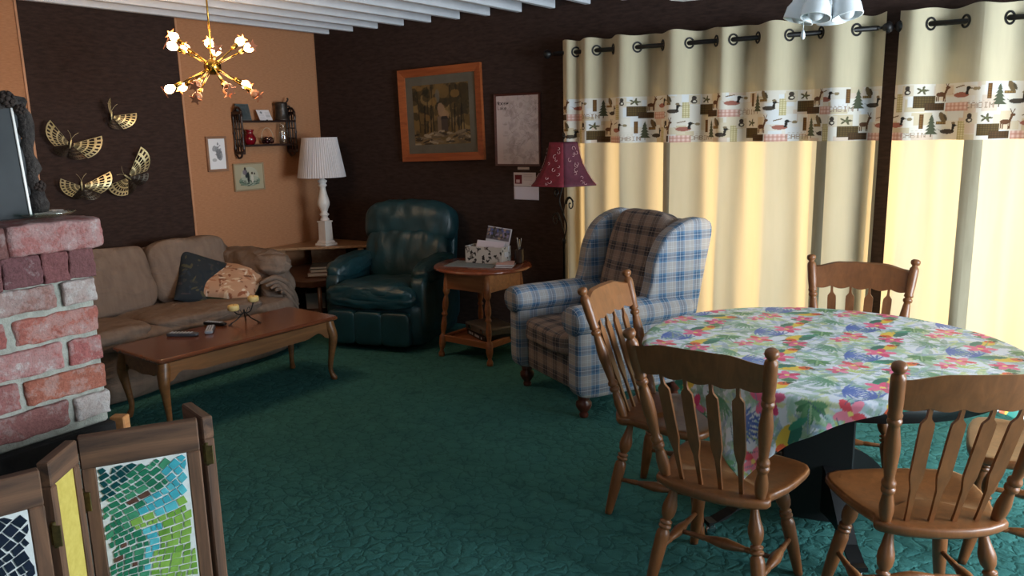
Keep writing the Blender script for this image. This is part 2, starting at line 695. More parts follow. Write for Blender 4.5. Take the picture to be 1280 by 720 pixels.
def wall_with_holes(name, axis, pos, th, a0, a1, z0, z1, holes, m):
    """wall plane: axis 'x' (wall at x=pos) or 'y'; th signed thickness outward; holes [(a0,a1,z0,z1)]"""
    mb = MB()
    cuts = sorted({a0, a1, *[h[0] for h in holes], *[h[1] for h in holes]})
    for p, q in zip(cuts, cuts[1:]):
        hs = [h for h in holes if h[0] <= p + 1e-6 and h[1] >= q - 1e-6]
        spans = [(z0, z1)] if not hs else [(z0, hs[0][2]), (hs[0][3], z1)]
        for s0, s1 in spans:
            if s1 - s0 < 1e-4:
                continue
            c = ((p + q) / 2, pos + th / 2, (s0 + s1) / 2) if axis == 'y' else (pos + th / 2, (p + q) / 2, (s0 + s1) / 2)
            s = (q - p, abs(th), s1 - s0) if axis == 'y' else (abs(th), q - p, s1 - s0)
            mb.box(c, s, bev=0)
    return struct(mb.build(name, m))


# left wall: tan grasscloth with one chocolate panel between two battens
mbw = MB()
for p, q, mi in ((YF, 2.70, 0), (2.70, 3.828, 1), (3.828, YB, 0)):
    mbw.box((XL - .05, (p + q) / 2, ZC / 2), (.10, q - p, ZC), bev=0, mi=mi)
struct(mbw.build('wall_left', [tan_wall, dark_wall]))
for k, y in enumerate((2.70, 3.828)):
    struct(MB().box((XL + .004, y, 1.3), (.008, .016, 2.6), bev=.002).build('trim_%d' % (k + 1), strip_mat))
struct(MB().box((XL + .003, YB - .006, 1.3), (.006, .010, 2.6), bev=.002).build('trim_3', tan_wall))
WINS = [(-2.76, -0.93, .04, 1.98), (-0.76, 1.9, .04, 1.98)]
wall_with_holes('wall_back', 'y', YB, .12, XL - .1, XR + .1, 0, ZC, WINS, dark_wall)
wall_with_holes('wall_right', 'x', XR, .12, YF, YB, 0, ZC, [(1.8, 4.4, .5, 2.1)], plaster)
wall_with_holes('wall_front', 'y', YF, -.12, XL - .1, XR + .1, 0, ZC, [(-1.7, 0.9, .75, 2.15)], plaster)
pane_mat = glass_mat('window_glass', gloss=0.02)
alu = M('window_frame_paint', (92, 88, 84), 0.5)
for k, (a0, a1, z0, z1) in enumerate(WINS):
    mb = MB()
    cy = YB + .06
    n = 1 if k == 0 else 2
    for x in [a0 + .025 + i * (a1 - a0 - .05) / n for i in range(n + 1)]:
        mb.box((x, cy, (z0 + z1) / 2), (.05, .06, z1 - z0), bev=.004)
    for z in (z0 + .025, z1 - .025):
        mb.box(((a0 + a1) / 2, cy, z), (a1 - a0, .06, .05), bev=.004)
    fr = struct(mb.build('window_%d' % (k + 1), alu))
    MB().box(((a0 + a1) / 2, cy, (z0 + z1) / 2), (a1 - a0 - .04, .006, z1 - z0 - .04), bev=0).build('pane', pane_mat, fr)
mb = MB()
for y in (1.825, 3.1, 4.375):
    mb.box((XR + .06, y, 1.3), (.06, .05, 1.6), bev=.004)
for z in (.525, 2.075):
    mb.box((XR + .06, 3.1, z), (.06, 2.6, .05), bev=.004)
struct(mb.build('window_3', white_paint))
mb = MB()
for x in (-1.675, -.4, .875):
    mb.box((x, YF - .06, 1.45), (.05, .06, 1.4), bev=.004)
for z in (.775, 2.125):
    mb.box((-.4, YF - .06, z), (2.6, .06, .05), bev=.004)
struct(mb.build('window_4', white_paint))
# ceiling joists run out from the back wall
x = -5.32
k = 0
while x < XR - .1:
    struct(MB().box((x, (YF + YB) / 2, 2.527), (.045, YB - YF - .01, .186), bev=.004).build('ceiling_beam' if k == 0 else 'ceiling_beam.%03d' % k, white_beam))
    x += .284
    k += 1


# ------------------------------------------------------------------ curtains
lower_cloth = cloth_mat('cream_curtain_cloth', (214, 197, 166), 0.50, (0.99, 0.79, 0.48), (206, 191, 158))
lined_cloth = cloth_mat('lined_cream_cloth', (190, 178, 150), 0.07, (0.9, 0.72, 0.42), (184, 172, 146))
hem_cloth = cloth_mat('curtain_hem_cloth', (160, 150, 128), 0.03, (0.8, 0.7, 0.5), (150, 140, 118))
band_cloth = col_mat('printed_lodge_cloth', 0.9, 0.14, (0.95, 0.75, 0.48))
# zero crossings of the folds along the rod: the cloth is in front of the rod between knots marked +1
KN = [(-2.90, 1), (-2.80, -1), (-2.762, 1), (-2.64, -1), (-2.512, 1), (-2.336, -1), (-2.154, 1), (-1.974, -1), (-1.795, 1), (-1.688, -1), (-1.534, 1), (-1.348, -1), (-1.165, 1), (-0.972, -1), (-0.833, 1),
      (-0.751, 1), (-0.592, -1), (-0.423, 1), (-0.223, -1), (-0.04, 1), (0.14, -1), (0.32, 1), (0.50, -1), (0.68, 1), (0.86, -1), (1.04, 1), (1.22, -1), (1.40, 1), (1.6, -1), (1.8, 1), (2.0, -1)]
YC = 5.085


def fold(x, z):
    for (a, s), (b, _) in zip(KN, KN[1:]):
        if a <= x < b:
            w = b - a
            amp = min(.072, .40 * w)
            t = (x - a) / w
            y = -s * amp * sin(PI * t)
            drop = (2.15 - z) / 2.15
            y += .012 * drop * sin(x * 41 + z * 2.1) + .008 * drop * noise.noise(Vector((x * 6, z * 1.3, 3)))
            return YC + y * (1 - .10 * drop)
    return YC


def duck(c, x, y, s, body, d=1):
    c.ell(x, y, .030 * s, .011 * s, body)
    c.poly([(x - d * .026 * s, y + .004 * s), (x - d * .042 * s, y + .012 * s), (x - d * .02 * s, y - .004 * s)], body)
    c.poly([(x + d * .016 * s, y), (x + d * .020 * s, y + .026 * s), (x + d * .030 * s, y + .026 * s), (x + d * .027 * s, y)], (46, 40, 36))
    c.ell(x + d * .027 * s, y + .027 * s, .009 * s, .007 * s, (40, 40, 38))
    c.poly([(x + d * .033 * s, y + .030 * s), (x + d * .047 * s, y + .024 * s), (x + d * .033 * s, y + .023 * s)], (90, 74, 50))


def deer(c, x, y, s):
    k = (96, 66, 46)
    c.ell(x, y, .018 * s, .010 * s, k)
    c.line((x + .014 * s, y), (x + .022 * s, y + .026 * s), .009 * s, k)
    c.ell(x + .025 * s, y + .028 * s, .009 * s, .006 * s, k)
    for q in (-.014, -.008, .010, .015):
        c.line((x + q * s, y), (x + q * s * 1.1, y - .028 * s), .004 * s, k)
    for q in (-.008, .008):
        c.line((x + .022 * s, y + .032 * s), (x + (.022 + q) * s, y + .052 * s), .003 * s, k)


def pine(c, x, y, s):
    for q in range(5):
        w = (.022 - .0036 * q) * s
        z = y + q * .013 * s
        c.poly([(x - w, z), (x + w, z), (x, z + .022 * s)], (78, 82, 64))
    c.rect(x - .002, y - .010 * s, x + .003, y, (88, 70, 50))


def plaidpatch(c, x0, y0, x1, y1, a, b, st):
    c.rect(x0, y0, x1, y1, a)
    q = x0
    while q < x1:
        c.rect(q, y0, min(q + st * .5, x1), y1, b, .55)
        q += st
    q = y0
    while q < y1:
        c.rect(x0, q, x1, min(q + st * .5, y1), b, .55)
        q += st


def paint_band(width, h, off):
    nx, ny = max(8, int(width / .0028)), int(h / .0028)
    c = Canvas(width, h, nx, ny, (206, 200, 190))
    rb_ = random.Random(17)
    for q in range(int(width * 60)):
        x_, y_ = rb_.uniform(-.05, width), rb_.uniform(-.03, h)
        c.rect(x_, y_, x_ + rb_.uniform(.04, .10), y_ + rb_.uniform(.04, .09), rb_.choice([(208, 206, 204), (200, 188, 166), (192, 178, 152), (210, 204, 194), (204, 206, 208), (198, 180, 164)]))
    P = .62
    k = -1
    while k * P - off < width:
        o = k * P - off
        for j in (0, 1):
            y0 = .155 * (1 - j)
            o2 = o + j * .31
            plaidpatch(c, o2 + .00, y0 + .085, o2 + .05, y0 + .10, (150, 120, 70), (90, 64, 40), .012)
            plaidpatch(c, o2 + .20, y0 + .02, o2 + .30, y0 + .085, (92, 76, 46), (64, 50, 34), .012)
            plaidpatch(c, o2 + .255, y0 + .005, o2 + .345, y0 + .045, (84, 62, 40), (58, 44, 32), .012)
            plaidpatch(c, o2 + .35, y0 + .0, o2 + .47, y0 + .045, (214, 186, 176), (176, 122, 110), .022)
            plaidpatch(c, o2 + .115, y0 + .0, o2 + .15, y0 + .10, (206, 196, 160), (150, 138, 92), .013)
            c.rect(o2 + .145, y0 + .085, o2 + .20, y0 + .145, (198, 186, 166))
            c.rect(o2 + .30, y0 + .06, o2 + .35, y0 + .15, (204, 186, 160))
            plaidpatch(c, o2 + .545, y0 + .06, o2 + .565, y0 + .14, (120, 86, 48), (80, 56, 34), .012)
            duck(c, o2 + .06, y0 + .045, 1.25, (70, 62, 54))
            duck(c, o2 + .43, y0 + .085, 1.3, (150, 96, 84))
            deer(c, o2 + .325, y0 + .092, 1.3)
            pine(c, o2 + .60, y0 + .03, 1.5)
            c.ell(o2 + .03, y0 + .122, .014, .032, (110, 92, 66), .4)
            c.ell(o2 + .045, y0 + .122, .007, .02, (84, 74, 58), .4)
            for q in range(2):
                c.ell(o2 + .17, y0 + .105 + q * .022, .016 - q * .004, .014, (66, 58, 52))
            c.ell(o2 + .172, y0 + .105, .008, .006, (214, 206, 190))
            c.ell(o2 + .245, y0 + .115, .014, .008, (96, 100, 70))
            for q in range(5):
                c.ell(o2 + .24 + .018 * cos(q * 1.3), y0 + .115 + .014 * sin(q * 1.3), .012, .005, (84, 80, 58), q * 1.3)
            c.ell(o2 + .50, y0 + .115, .013, .009, (136, 120, 92))
            c.ell(o2 + .09, y0 + .09, .011, .007, (118, 102, 80))
            c.line((o2 + .40, y0 + .125), (o2 + .44, y0 + .135), .006, (110, 90, 66))
            c.text('CABIN', o2 + .460, y0 + .012, .030, (150, 130, 114), 1, 5.7)
            for q in range(6):
                c.line((o2 + .47 + .02 * q, y0 + .05), (o2 + .48 + .02 * q, y0 + .052), .002, (176, 166, 154))
        k += 1
    return c


def curtain(name, x0, x1, label, off, hemL=.045, hemR=.045, grom=()):
    root = thing(name, label, 'curtain', ((x0 + x1) / 2, YC, 0), 0, 'long cream curtains along the window wall')
    ox = (x0 + x1) / 2
    zt, zb1, zb0, zl = 2.19, 1.79, 1.485, .025

    def sheet(a, b, za, zb, m, nm, dx=.012, dz=.05):
        nu, nv = max(2, int((b - a) / dx)), max(2, int((zb - za) / dz))
        mb = MB()
        mb.grid(lambda u, v: (a + (b - a) * u - ox, fold(a + (b - a) * u, za + (zb - za) * v) - YC, za + (zb - za) * v + (.006 * sin((a + (b - a) * u) * 30) if zb == zt and v == 1 else 0)), nu, nv)
        return mb.build(nm, m, root)
    sheet(x0, x1, zb1, zt, lined_cloth, 'header')
    cv = paint_band(x1 - x0, zb1 - zb0, off)
    mb = picture_mesh(cv, lambda u, v: (x0 + u - ox, fold(x0 + u, zb0 + v) - YC - .001, zb0 + v))
    mb.build('printed_band', band_cloth, root, colors=cv.flat())
    if x1 - x0 > hemL + hemR + .05:
        sheet(x0 + hemL, x1 - hemR, zl, zb0, lower_cloth, 'lower_cloth')
        if hemL:
            sheet(x0, x0 + hemL, zl, zb0, hem_cloth, 'hem')
        if hemR:
            sheet(x1 - hemR, x1, zl, zb0, hem_cloth, 'hem')
    else:
        sheet(x0, x1, zl, zb0, hem_cloth, 'lower_cloth')
    for x in grom:
        d = (fold(x + .004, 2.11) - fold(x - .004, 2.11)) / .008
        g = MB()
        ring = [(.0225 + .006 * cos(a), .004 * sin(a)) for a in [2 * PI * q / 8 for q in range(9)]]
        n_ = Vector((-d, 1, 0)).normalized()
        q = Vector((0, 0, 1)).rotation_difference(n_).to_matrix().to_4x4()
        g.lathe([(.037, -.004), (.036, .004), (.026, .006), (.026, -.006), (.037, -.004)], 18, Matrix.Translation((x - ox, fold(x, 2.11) - YC, 2.11)) @ q, cap=False)
        g.build('grommet', iron, root)
    return root


GR = [-2.80, -2.64, -2.512, -2.336, -2.154, -1.974, -1.795, -1.688, -1.534, -1.348, -1.165, -.972, -.592, -.423, -.223, -.04, .14, .32, .50]
for nm, a, b, lab, off, hl, hr in (
        ('curtain', -2.905, -2.095, 'cream grommet curtain farthest left, behind the red floor lamp', .30, .05, .03),
        ('curtain.001', -2.095, -1.125, 'wide cream grommet curtain behind the plaid wing chair', .02, .03, .03),
        ('curtain.002', -1.125, -.812, 'narrow shaded grey cream curtain behind the far dining chair', .42, .04, .02),
        ('curtain.003', -.745, -.335, 'bright cream curtain just right of the dark gap between curtains', .10, .0, .045),
        ('curtain.004', -.335, 1.95, 'brightest cream curtain at the right edge of the picture', .50, .045, .03)):
    curtain(nm, a, b, lab, off, hl, hr, [g for g in GR if a < g < b])


def rod(name, x0, x1, label):
    r = thing(name, label, 'curtain rod', (x0, YC, 2.11), 0, 'curtain rods')
    MB().turned((0, 0, 0), (x1 - x0, 0, 0), [(.0145, 0), (.0145, 1)], 14).build('pole', iron, r)
    for x, s in ((0, -1), (x1 - x0, 1)):
        MB().turned((x, 0, 0), (x + s * .085, 0, 0), [(.013, 0), (.013, .1), (.008, .16), (.008, .3), (.016, .36), (.030, .55), (.034, .7), (.026, .88), (.010, 1)], 14).build('finial', iron, r)
    for x in (.16, x1 - x0 - .16):
        mb = MB()
        mb.box((x, .055, .0), (.018, .11, .02), bev=.003)
        mb.box((x, .109, 0), (.05, .010, .07), bev=.003)
        mb.build('bracket', iron, r)


rod('curtain_rod', -2.975, -.862, 'black curtain rod with ball finials over the left window')
rod('curtain_rod.001', -.685, 2.15, 'black curtain rod running out of frame at top right')

# ------------------------------------------------------------------ dining chairs
CH = WD['maple']
LEGP = [(.0150, 0), (.0135, .03), (.0130, .07), (.018, .15), (.0245, .21), (.0255, .25), (.022, .30), (.0140, .335), (.0125, .345), (.0205, .352), (.0215, .362), (.0205, .372), (.0140, .378), (.0140, .384), (.0215, .390), (.0225, .400), (.0215, .412), (.0150, .418), (.0150, .424), (.0215, .445), (.0240, .48), (.0225, .7), (.0165, .95), (.0150, 1)]
POSTP = [(.0150, 0), (.0165, .02), (.0205, .07), (.0210, .12), (.0150, .19), (.0135, .205), (.0200, .214), (.0210, .226), (.0200, .238), (.0140, .244), (.0140, .250), (.0200, .256), (.0210, .268), (.0195, .28), (.0140, .29), (.0165, .34), (.0220, .46), (.0222, .52), (.0160, .62), (.0135, .640), (.0195, .648), (.0208, .660), (.0195, .672), (.0145, .678), (.0145, .684), (.0200, .690), (.0205, .70), (.0180, .715), (.0205, .78), (.0205, .905), (.0190, .925), (.0120, .940), (.0120, .946), (.0190, .958), (.0215, .972), (.0200, .988), (.0130, .998), (.004, 1.0)]
STRP = [(.008, 0), (.0095, .2), (.0115, .27), (.009, .285), (.0105, .30), (.0165, .40), (.0205, .5), (.0165, .60), (.0105, .70), (.009, .715), (.0115, .73), (.0095, .8), (.008, 1)]
SEATZ = .43
seat_half = [(0, -.222), (.06, -.219), (.12, -.206), (.165, -.186), (.192, -.168), (.196, -.150), (.188, -.132), (.184, -.115), (.192, -.09), (.212, -.03), (.224, .04), (.231, .11), (.230, .155), (.214, .186), (.18, .202), (.12, .212), (.06, .216), (0, .217)]
seat_out = seat_half + [(-x, y) for x, y in reversed(seat_half[1:-1])]


def seat_mesh():
    mb = MB()
    rings = []
    for sc, z in ((.965, -.032), (1.0, -.022), (1.0, -.006), (.985, -.001), (.95, 0.0), (.80, -.004), (.60, -.010), (.35, -.013), (.12, -.013)):
        row = []
        for x, y in seat_out:
            zz = z
            if z < -.002 and sc < .9:
                zz = z * (1.0 if y > -.10 else .2)
            row.append((x * sc, y * sc, SEATZ + zz))
        rings.append(row)
    n = len(seat_out)
    vs_ = [p for r in rings for p in r]
    fs = []
    for i in range(len(rings) - 1):
        for k in range(n):
            fs.append((i * n + k, i * n + (k + 1) % n, (i + 1) * n + (k + 1) % n, (i + 1) * n + k))
    fs.append(tuple(reversed(range(n))))
    fs.append(tuple(range((len(rings) - 1) * n, len(rings) * n)))
    mb.add(vs_, fs)
    return mb


def make_chair():
    root = thing('dining_chair', 'x', 'chair', group='dining chairs around the table')
    seat_mesh().build('seat', CH, root)
    for sx in (-1, 1):
        for fy in (-1, 1):
            MB().turned((sx * .135, fy * .12 - .01, SEATZ - .028), (sx * .20, fy * .20 - .005, 0), LEGP, 16).build('leg', CH, root)
        MB().turned((sx * .162, -.152, SEATZ - .008), (sx * .229, -.312, .966), POSTP, 16).build('back_post', CH, root)
        # side stretcher front to back
        q = .62
        px, py = sx * (.135 + (.065) * q), .12 + .08 * q
        MB().turned((px, py - .01, (SEATZ - .028) * (1 - q)), (px, -py - .01, (SEATZ - .028) * (1 - q)), STRP, 12).build('stretcher', CH, root)
    zc = (SEATZ - .028) * .38
    MB().turned((-.172, -.01, zc), (.172, -.01, zc), STRP, 12).build('stretcher', CH, root)
    # crest rail in the plane of the leaning posts, bowed backwards

    def back_pt(x, t, off=0.0):
        """point on the bowed back at horizontal x and fraction t up the posts"""
        z = SEATZ + (.966 - SEATZ) * t
        y = -.152 - .16 * t
        w = .162 + .067 * t
        y -= .030 * (1 - (x / w) ** 2) * (.35 + .65 * t)
        return Vector((x, y - off, z + off * .28))
    mb = MB()
    nu = 48
    vs_, fs = [], []
    for i in range(nu + 1):
        u = -1 + 2 * i / nu
        x = .215 * u
        top = .900 + .035 * (1 - smoothstep(.45, .95, abs(u))) + .006 * (1 - u * u)
        # scalloped lower edge
        bot = .728 - .014 * abs(sin(u * PI * 2.5)) + .004 - .012 * (1 - abs(u)) * 0
        bot = .742 - .022 * abs(cos(u * PI * 2.5))
        for t, off in ((bot, -.010), ((bot + top) / 2, -.012), (top, -.009), (top, .009), ((bot + top) / 2, .012), (bot, .010)):
            vs_.append(back_pt(x, t, off))
    for i in range(nu):
        for k in range(6):
            k2 = (k + 1) % 6
            fs.append((i * 6 + k, i * 6 + k2, (i + 1) * 6 + k2, (i + 1) * 6 + k))
    fs.append(tuple(range(6)))
    fs.append(tuple(reversed(range(nu * 6, nu * 6 + 6))))
    mb.add(vs_, fs, smooth=False)
    mb.build('crest_rail', CH, root)
    # arrow spindles
    prof = [(0, .0065), (.10, .0065), (.30, .009), (.40, .0175), (.43, .0190), (.84, .0190), (.87, .0180), (.905, .007), (.93, .0055), (1.0, .0055)]
    for xb, xt in ((-.102, -.125), (-.034, -.042), (.034, .042), (.102, .125)):
        vs_, fs = [], []
        for t, w in prof:
            tt = -.015 + .765 * t
            c = back_pt(xb + (xt - xb) * t, tt)
            if t < .02:
                c.z = SEATZ - .005
            for a, b in ((-w, -.0055), (w, -.0055), (w, .0055), (-w, .0055)):
                vs_.append(c + Vector((a, b, 0)))
        n = len(prof)
        for i in range(n - 1):
            for k in range(4):
                k2 = (k + 1) % 4
                fs.append((i * 4 + k, i * 4 + k2, (i + 1) * 4 + k2, (i + 1) * 4 + k))
        fs.append((3, 2, 1, 0))
        fs.append(tuple(range((n - 1) * 4, n * 4)))
        sp = MB()
        sp.add(vs_, fs, smooth=False)
        sp.build('spindle', CH, root)
    return root


chair0 = make_chair()
for k, (x, y, a, lab) in enumerate((
        (-.818, 2.559, -2.3, 'maple dining chair with the tablecloth corner hanging over its seat'),
        (-1.21, 3.02, -87.3, 'maple dining chair at the left end of the table, before the plaid armchair'),
        (-.246, 2.659, 31.9, 'maple dining chair nearest the right edge with its empty seat showing'),
        (-.649, 3.728, 186.5, 'maple dining chair on the far side of the table against the curtains'),
        (.06, 3.34, 93.0, 'maple dining chair at the right end of the table, only seat and legs seen'))):
    o = chair0 if k == 0 else copy_tree(chair0)
    o.location = (x, y, 0)
    o.rotation_euler = (0, 0, radians(a))
    o['label'] = lab

# ------------------------------------------------------------------ dining table and cloth
TC, TA, TB, TZ = Vector((-.65, 3.18, 0)), .70, .655, .745
tab = thing('dining_table', 'oval black pedestal dining table under a tropical print cloth', 'table', TC)
mb = MB()
mb.lathe([(.0, 0), (.97, 0), (.99, .004), (1, .012), (1, .024), (.985, .03), (0, .03)], 64, Matrix.Translation((0, 0, TZ - .033)) @ Matrix.Diagonal((TA, TB, 1, 1)), cap=False)
mb.build('table_top', black_paint, tab)
mb = MB()
mb.lathe([(.86, 0), (.88, 0), (.88, .068), (.86, .068), (.86, 0)], 64, Matrix.Translation((0, 0, TZ - .10)) @ Matrix.Diagonal((TA, TB, 1, 1)), cap=False)
mb.build('apron', black_paint, tab)
prz = R3('Z', radians(12))
mb = MB()
mb.box((-.015, .03, .37), (.26, .30, .62), prz, .006)
mb.build('pedestal', black_paint, tab)
for ang in (228, 301, 45, 135):
    a = radians(ang)
    d = Vector((cos(a), sin(a), 0))
    base = Vector((-.015, .03, 0))
    mb = MB()
    n = 14
    vs_, fs = [], []
    pp = Vector((-d.y, d.x, 0))
    for i in range(n + 1):
        t = i / n
        r = .13 + .36 * t
        zt = .30 - .235 * smoothstep(0, 1, t) - .03 * t
        zb = .10 - .055 * t + .04 * sin(PI * t)
        if t > .85:
            zt = max(zt, .062)
        w = .030 - .004 * t
        for s, z in ((-1, zb), (1, zb), (1, zt), (-1, zt)):
            vs_.append(base + d * r + pp * (s * w) + Vector((0, 0, z)))
    for i in range(n):
        for k in range(4):
            k2 = (k + 1) % 4
            fs.append((i * 4 + k, i * 4 + k2, (i + 1) * 4 + k2, (i + 1) * 4 + k))
    fs.append((3, 2, 1, 0))
    fs.append(tuple(range(n * 4, n * 4 + 4)))
    mb.add(vs_, fs, smooth=False)
    lg = mb.build('leg', black_paint, tab)
    c = base + d * .47
    mb = MB()
    q = Matrix.Translation((c.x, c.y, .022)) @ Matrix.Rotation(a, 4, 'Z') @ Matrix.Rotation(PI / 2, 4, 'X')
    mb.lathe([(.004, -.010), (.019, -.010), (.0215, -.006), (.0215, .006), (.019, .010), (.004, .010)], 16, q)
    mb.box((c.x, c.y, .040), (.02, .03, .014), R3('Z', a), .003)
    mb.build('caster', chrome, lg)


def paint_cloth():
    S, n = 1.385, 350
    c = Canvas(S, S, n, n, (226, 230, 240))
    rnd = random.Random(11)
    P = .39

    def leaf(x, y, a, L, w, k, al=1.0):
        c.ell(x + cos(a) * L / 2, y + sin(a) * L / 2, L / 2, w, k, a, al)

    def palm(x, y, a, L, k, nn=9, al=.9):
        for q in range(nn):
            t = -1.0 + 2.0 * q / (nn - 1)
            leaf(x, y, a + t * 1.35, L * (1 - .25 * abs(t)), L * .05, k, al)

    def monstera(x, y, a, s, k, k2):
        for q in range(7):
            t = -1.5 + 3.0 * q / 6
            leaf(x, y, a + t, s * (1.1 - .2 * abs(t)), s * .17, k if q % 2 else k2, .95)
        c.line((x, y), (x + cos(a) * s, y + sin(a) * s), .006, (150, 186, 140))

    def flower(x, y, s, k, k2, a0):
        for q in range(5):
            a = a0 + q * 2 * PI / 5
            c.ell(x + cos(a) * s * .55, y + sin(a) * s * .55, s * .55, s * .30, k if q % 2 else k2, a)
        c.ell(x, y, s * .18, s * .18, (240, 220, 120))

    def parrot(x, y, a, s):
        ca, sa = cos(a), sin(a)

        def T(u, v):
            return (x + (u * ca - v * sa) * s, y + (u * sa + v * ca) * s)
        c.ell(*T(0, 0), .062 * s, .034 * s, (232, 196, 74), a)
        c.ell(*T(-.03, .018), .055 * s, .022 * s, (40, 118, 104), a + .3)
        c.ell(*T(-.07, -.004), .045 * s, .013 * s, (54, 148, 122), a - .2)
        c.ell(*T(.055, .012), .026 * s, .022 * s, (226, 96, 56), a)
        c.poly([T(.07, .022), T(.105, .0), T(.068, -.004)], (60, 58, 56))
        c.ell(*T(.060, .016), .006 * s, .006 * s, (30, 30, 30))

    gw = [(160, 196, 140), (206, 214, 140), (150, 196, 178), (190, 204, 216), (140, 178, 140), (126, 162, 150), (140, 164, 200), (232, 236, 240), (110, 150, 118)]
    for i in range(-1, 5):
        for j in range(-1, 5):
            ox, oy = i * P + (P / 2 if j % 2 else 0), j * P
            for q in range(150):
                leaf(ox + rnd.uniform(0, P), oy + rnd.uniform(0, P), rnd.uniform(0, 6.3), rnd.uniform(.05, .14), rnd.uniform(.004, .015), gw[q % 9], .62)
    for i in range(-1, 5):
        for j in range(-1, 5):
            ox, oy = i * P + (P / 2 if j % 2 else 0), j * P
            palm(ox + .30, oy + .06, 2.6, .095, (72, 106, 186), 11)
            palm(ox + .10, oy + .34, .3, .09, (92, 150, 116), 11)
            palm(ox + .37, oy + .27, 4.0, .10, (190, 206, 110), 7)
            monstera(ox + .04, oy + .12, 1.1, .062, (64, 128, 84), (98, 154, 106))
            monstera(ox + .25, oy + .31, 3.6, .058, (44, 110, 84), (76, 138, 96))
            flower(ox + .16, oy + .05, .055, (222, 70, 122), (238, 112, 150), .3)
            flower(ox + .33, oy + .19, .050, (226, 84, 96), (240, 140, 160), 1.2)
            flower(ox + .215, oy + .27, .046, (214, 60, 110), (232, 100, 150), 2.0)
            flower(ox + .02, oy + .24, .038, (240, 150, 180), (226, 96, 130), .8)
            parrot(ox + .17, oy + .19, .35 if j % 2 else 2.7, .92)
            palm(ox + .22, oy + .14, 5.2, .085, (60, 92, 178), 9)
            parrot(ox + .30, oy + .38, 3.5, .82)
            for q in range(14):
                a = rnd.uniform(0, 6.3)
                x, y = ox + rnd.uniform(0, P), oy + rnd.uniform(0, P)
                c.line((x, y), (x + .08 * cos(a), y + .08 * sin(a)), .0035, rnd.choice([(66, 92, 120), (96, 140, 110), (120, 150, 180), (160, 180, 90)]), .75)
    return c


cloth_mt = col_mat('tropical_print_cloth', 0.42, 0.0, weave=None, spec=0.45)
cv = paint_cloth()
th0 = radians(262 - 45)


def drape(u, v):
    # square cloth, its corner towards the front chair
    p = Vector((u - .6925, v - .6925))
    px = p.x * cos(th0) - p.y * sin(th0)
    py = p.x * sin(th0) + p.y * cos(th0)
    ph = atan2(py / TB, px / TA)
    R = hypot(TA * cos(ph), TB * sin(ph)) + .006
    r = hypot(px, py)
    ang = atan2(py, px)
    wob = .0015 * noise.noise(Vector((u * 4, v * 4, 1)))
    if r <= R - .012:
        return (px, py, TZ + .001 + wob)
    s = r - R + .012
    rad = .019
    arc = rad * PI / 2
    if s < arc:
        a = s / rad
        rr, zz = R - .012 + rad * sin(a), TZ + .001 + wob - rad * (1 - cos(a))
    else:
        h = s - arc
        rr = R - .012 + rad + h * .10 + .10 * h * sin(ang * 17) + .05 * h * sin(ang * 31 + 1)
        zz = TZ + .001 + wob - rad - h * .985
    # the front corner lies over the chair seat: pull it away from the seat a little
    k = rr / r if r > 1e-6 else 1
    return (px * k, py * k, zz)


mb = picture_mesh(cv, drape)
tc = mb.build('tablecloth', cloth_mt, None, loc=TC, colors=cv.flat())
solid(tc, .0016, 1)
tag(tc, 'white tablecloth printed with parrots, pink flowers and leaves on the dining table', 'tablecloth')

# ------------------------------------------------------------------ brick fireplace
mortar = M('grey_mortar', (168, 168, 158), 0.95, (142, 142, 132), nscale=40, bscale=120, bstr=0.8, bdist=0.006)
brick_m = brick_mat('reclaimed_brick')
soot = M('sooty_lining', (30, 26, 25), 0.95, (18, 16, 16), nscale=10, bscale=60, bstr=.6)
FX, FY1, FY0 = -1.975, 1.062, -.55
fp = thing('brick_fireplace', 'low reclaimed brick fireplace with overhanging mantel course at left edge', 'fireplace', (FX, FY1, 0))
fh = .0735
mb = MB()
mb.box((-.203, (FY0 - FY1) / 2 + .003, 1.128), (.414, FY1 - FY0 - .004, .50), bev=.006)
mb.box((-.21, -.07, .43), (.40, .12, .84), bev=.004)
mb.box((-.21, FY0 - FY1 + .15, .43), (.40, .25, .84), bev=.004)
mb.build('mortar_core', mortar, fp)
MB().box((-.19, (FY0 - FY1) / 2 + .002, .852), (.43, FY1 - FY0 + .01, .055), bev=.004).build('lintel', soot, fp)
mb = MB()
mb.box((-.38, (FY0 - FY1) / 2, .42), (.05, FY1 - FY0 - .05, .83), bev=0)
mb.build('fire_back', soot, fp)
rb = random.Random(3)
verts_col = []
bmb = MB()


def brick(x0, x1, y0, y1, z0, z1, colr, lime):
    """one rough brick"""
    c = Vector(((x0 + x1) / 2, (y0 + y1) / 2, (z0 + z1) / 2))
    s = Vector((x1 - x0, y1 - y0, z1 - z0))
    n0 = len(bmb.v)
    off = Vector((rb.uniform(0, 50), rb.uniform(0, 50), rb.uniform(0, 50)))

    def fn(q):
        w = Vector((q.x * s.x / 2, q.y * s.y / 2, q.z * s.z / 2))
        return noise.noise_vector((w + off) * 26) * .0045 + noise.noise_vector((w + off) * 70) * .0022
    bmb.pillow(c, s, 30, 16, None, fn)
    verts_col.extend([(*lin(colr)[:3], lime)] * (len(bmb.v) - n0))


reds = [(172, 120, 110), (162, 112, 108), (176, 122, 110), (156, 108, 106), (168, 116, 112)]
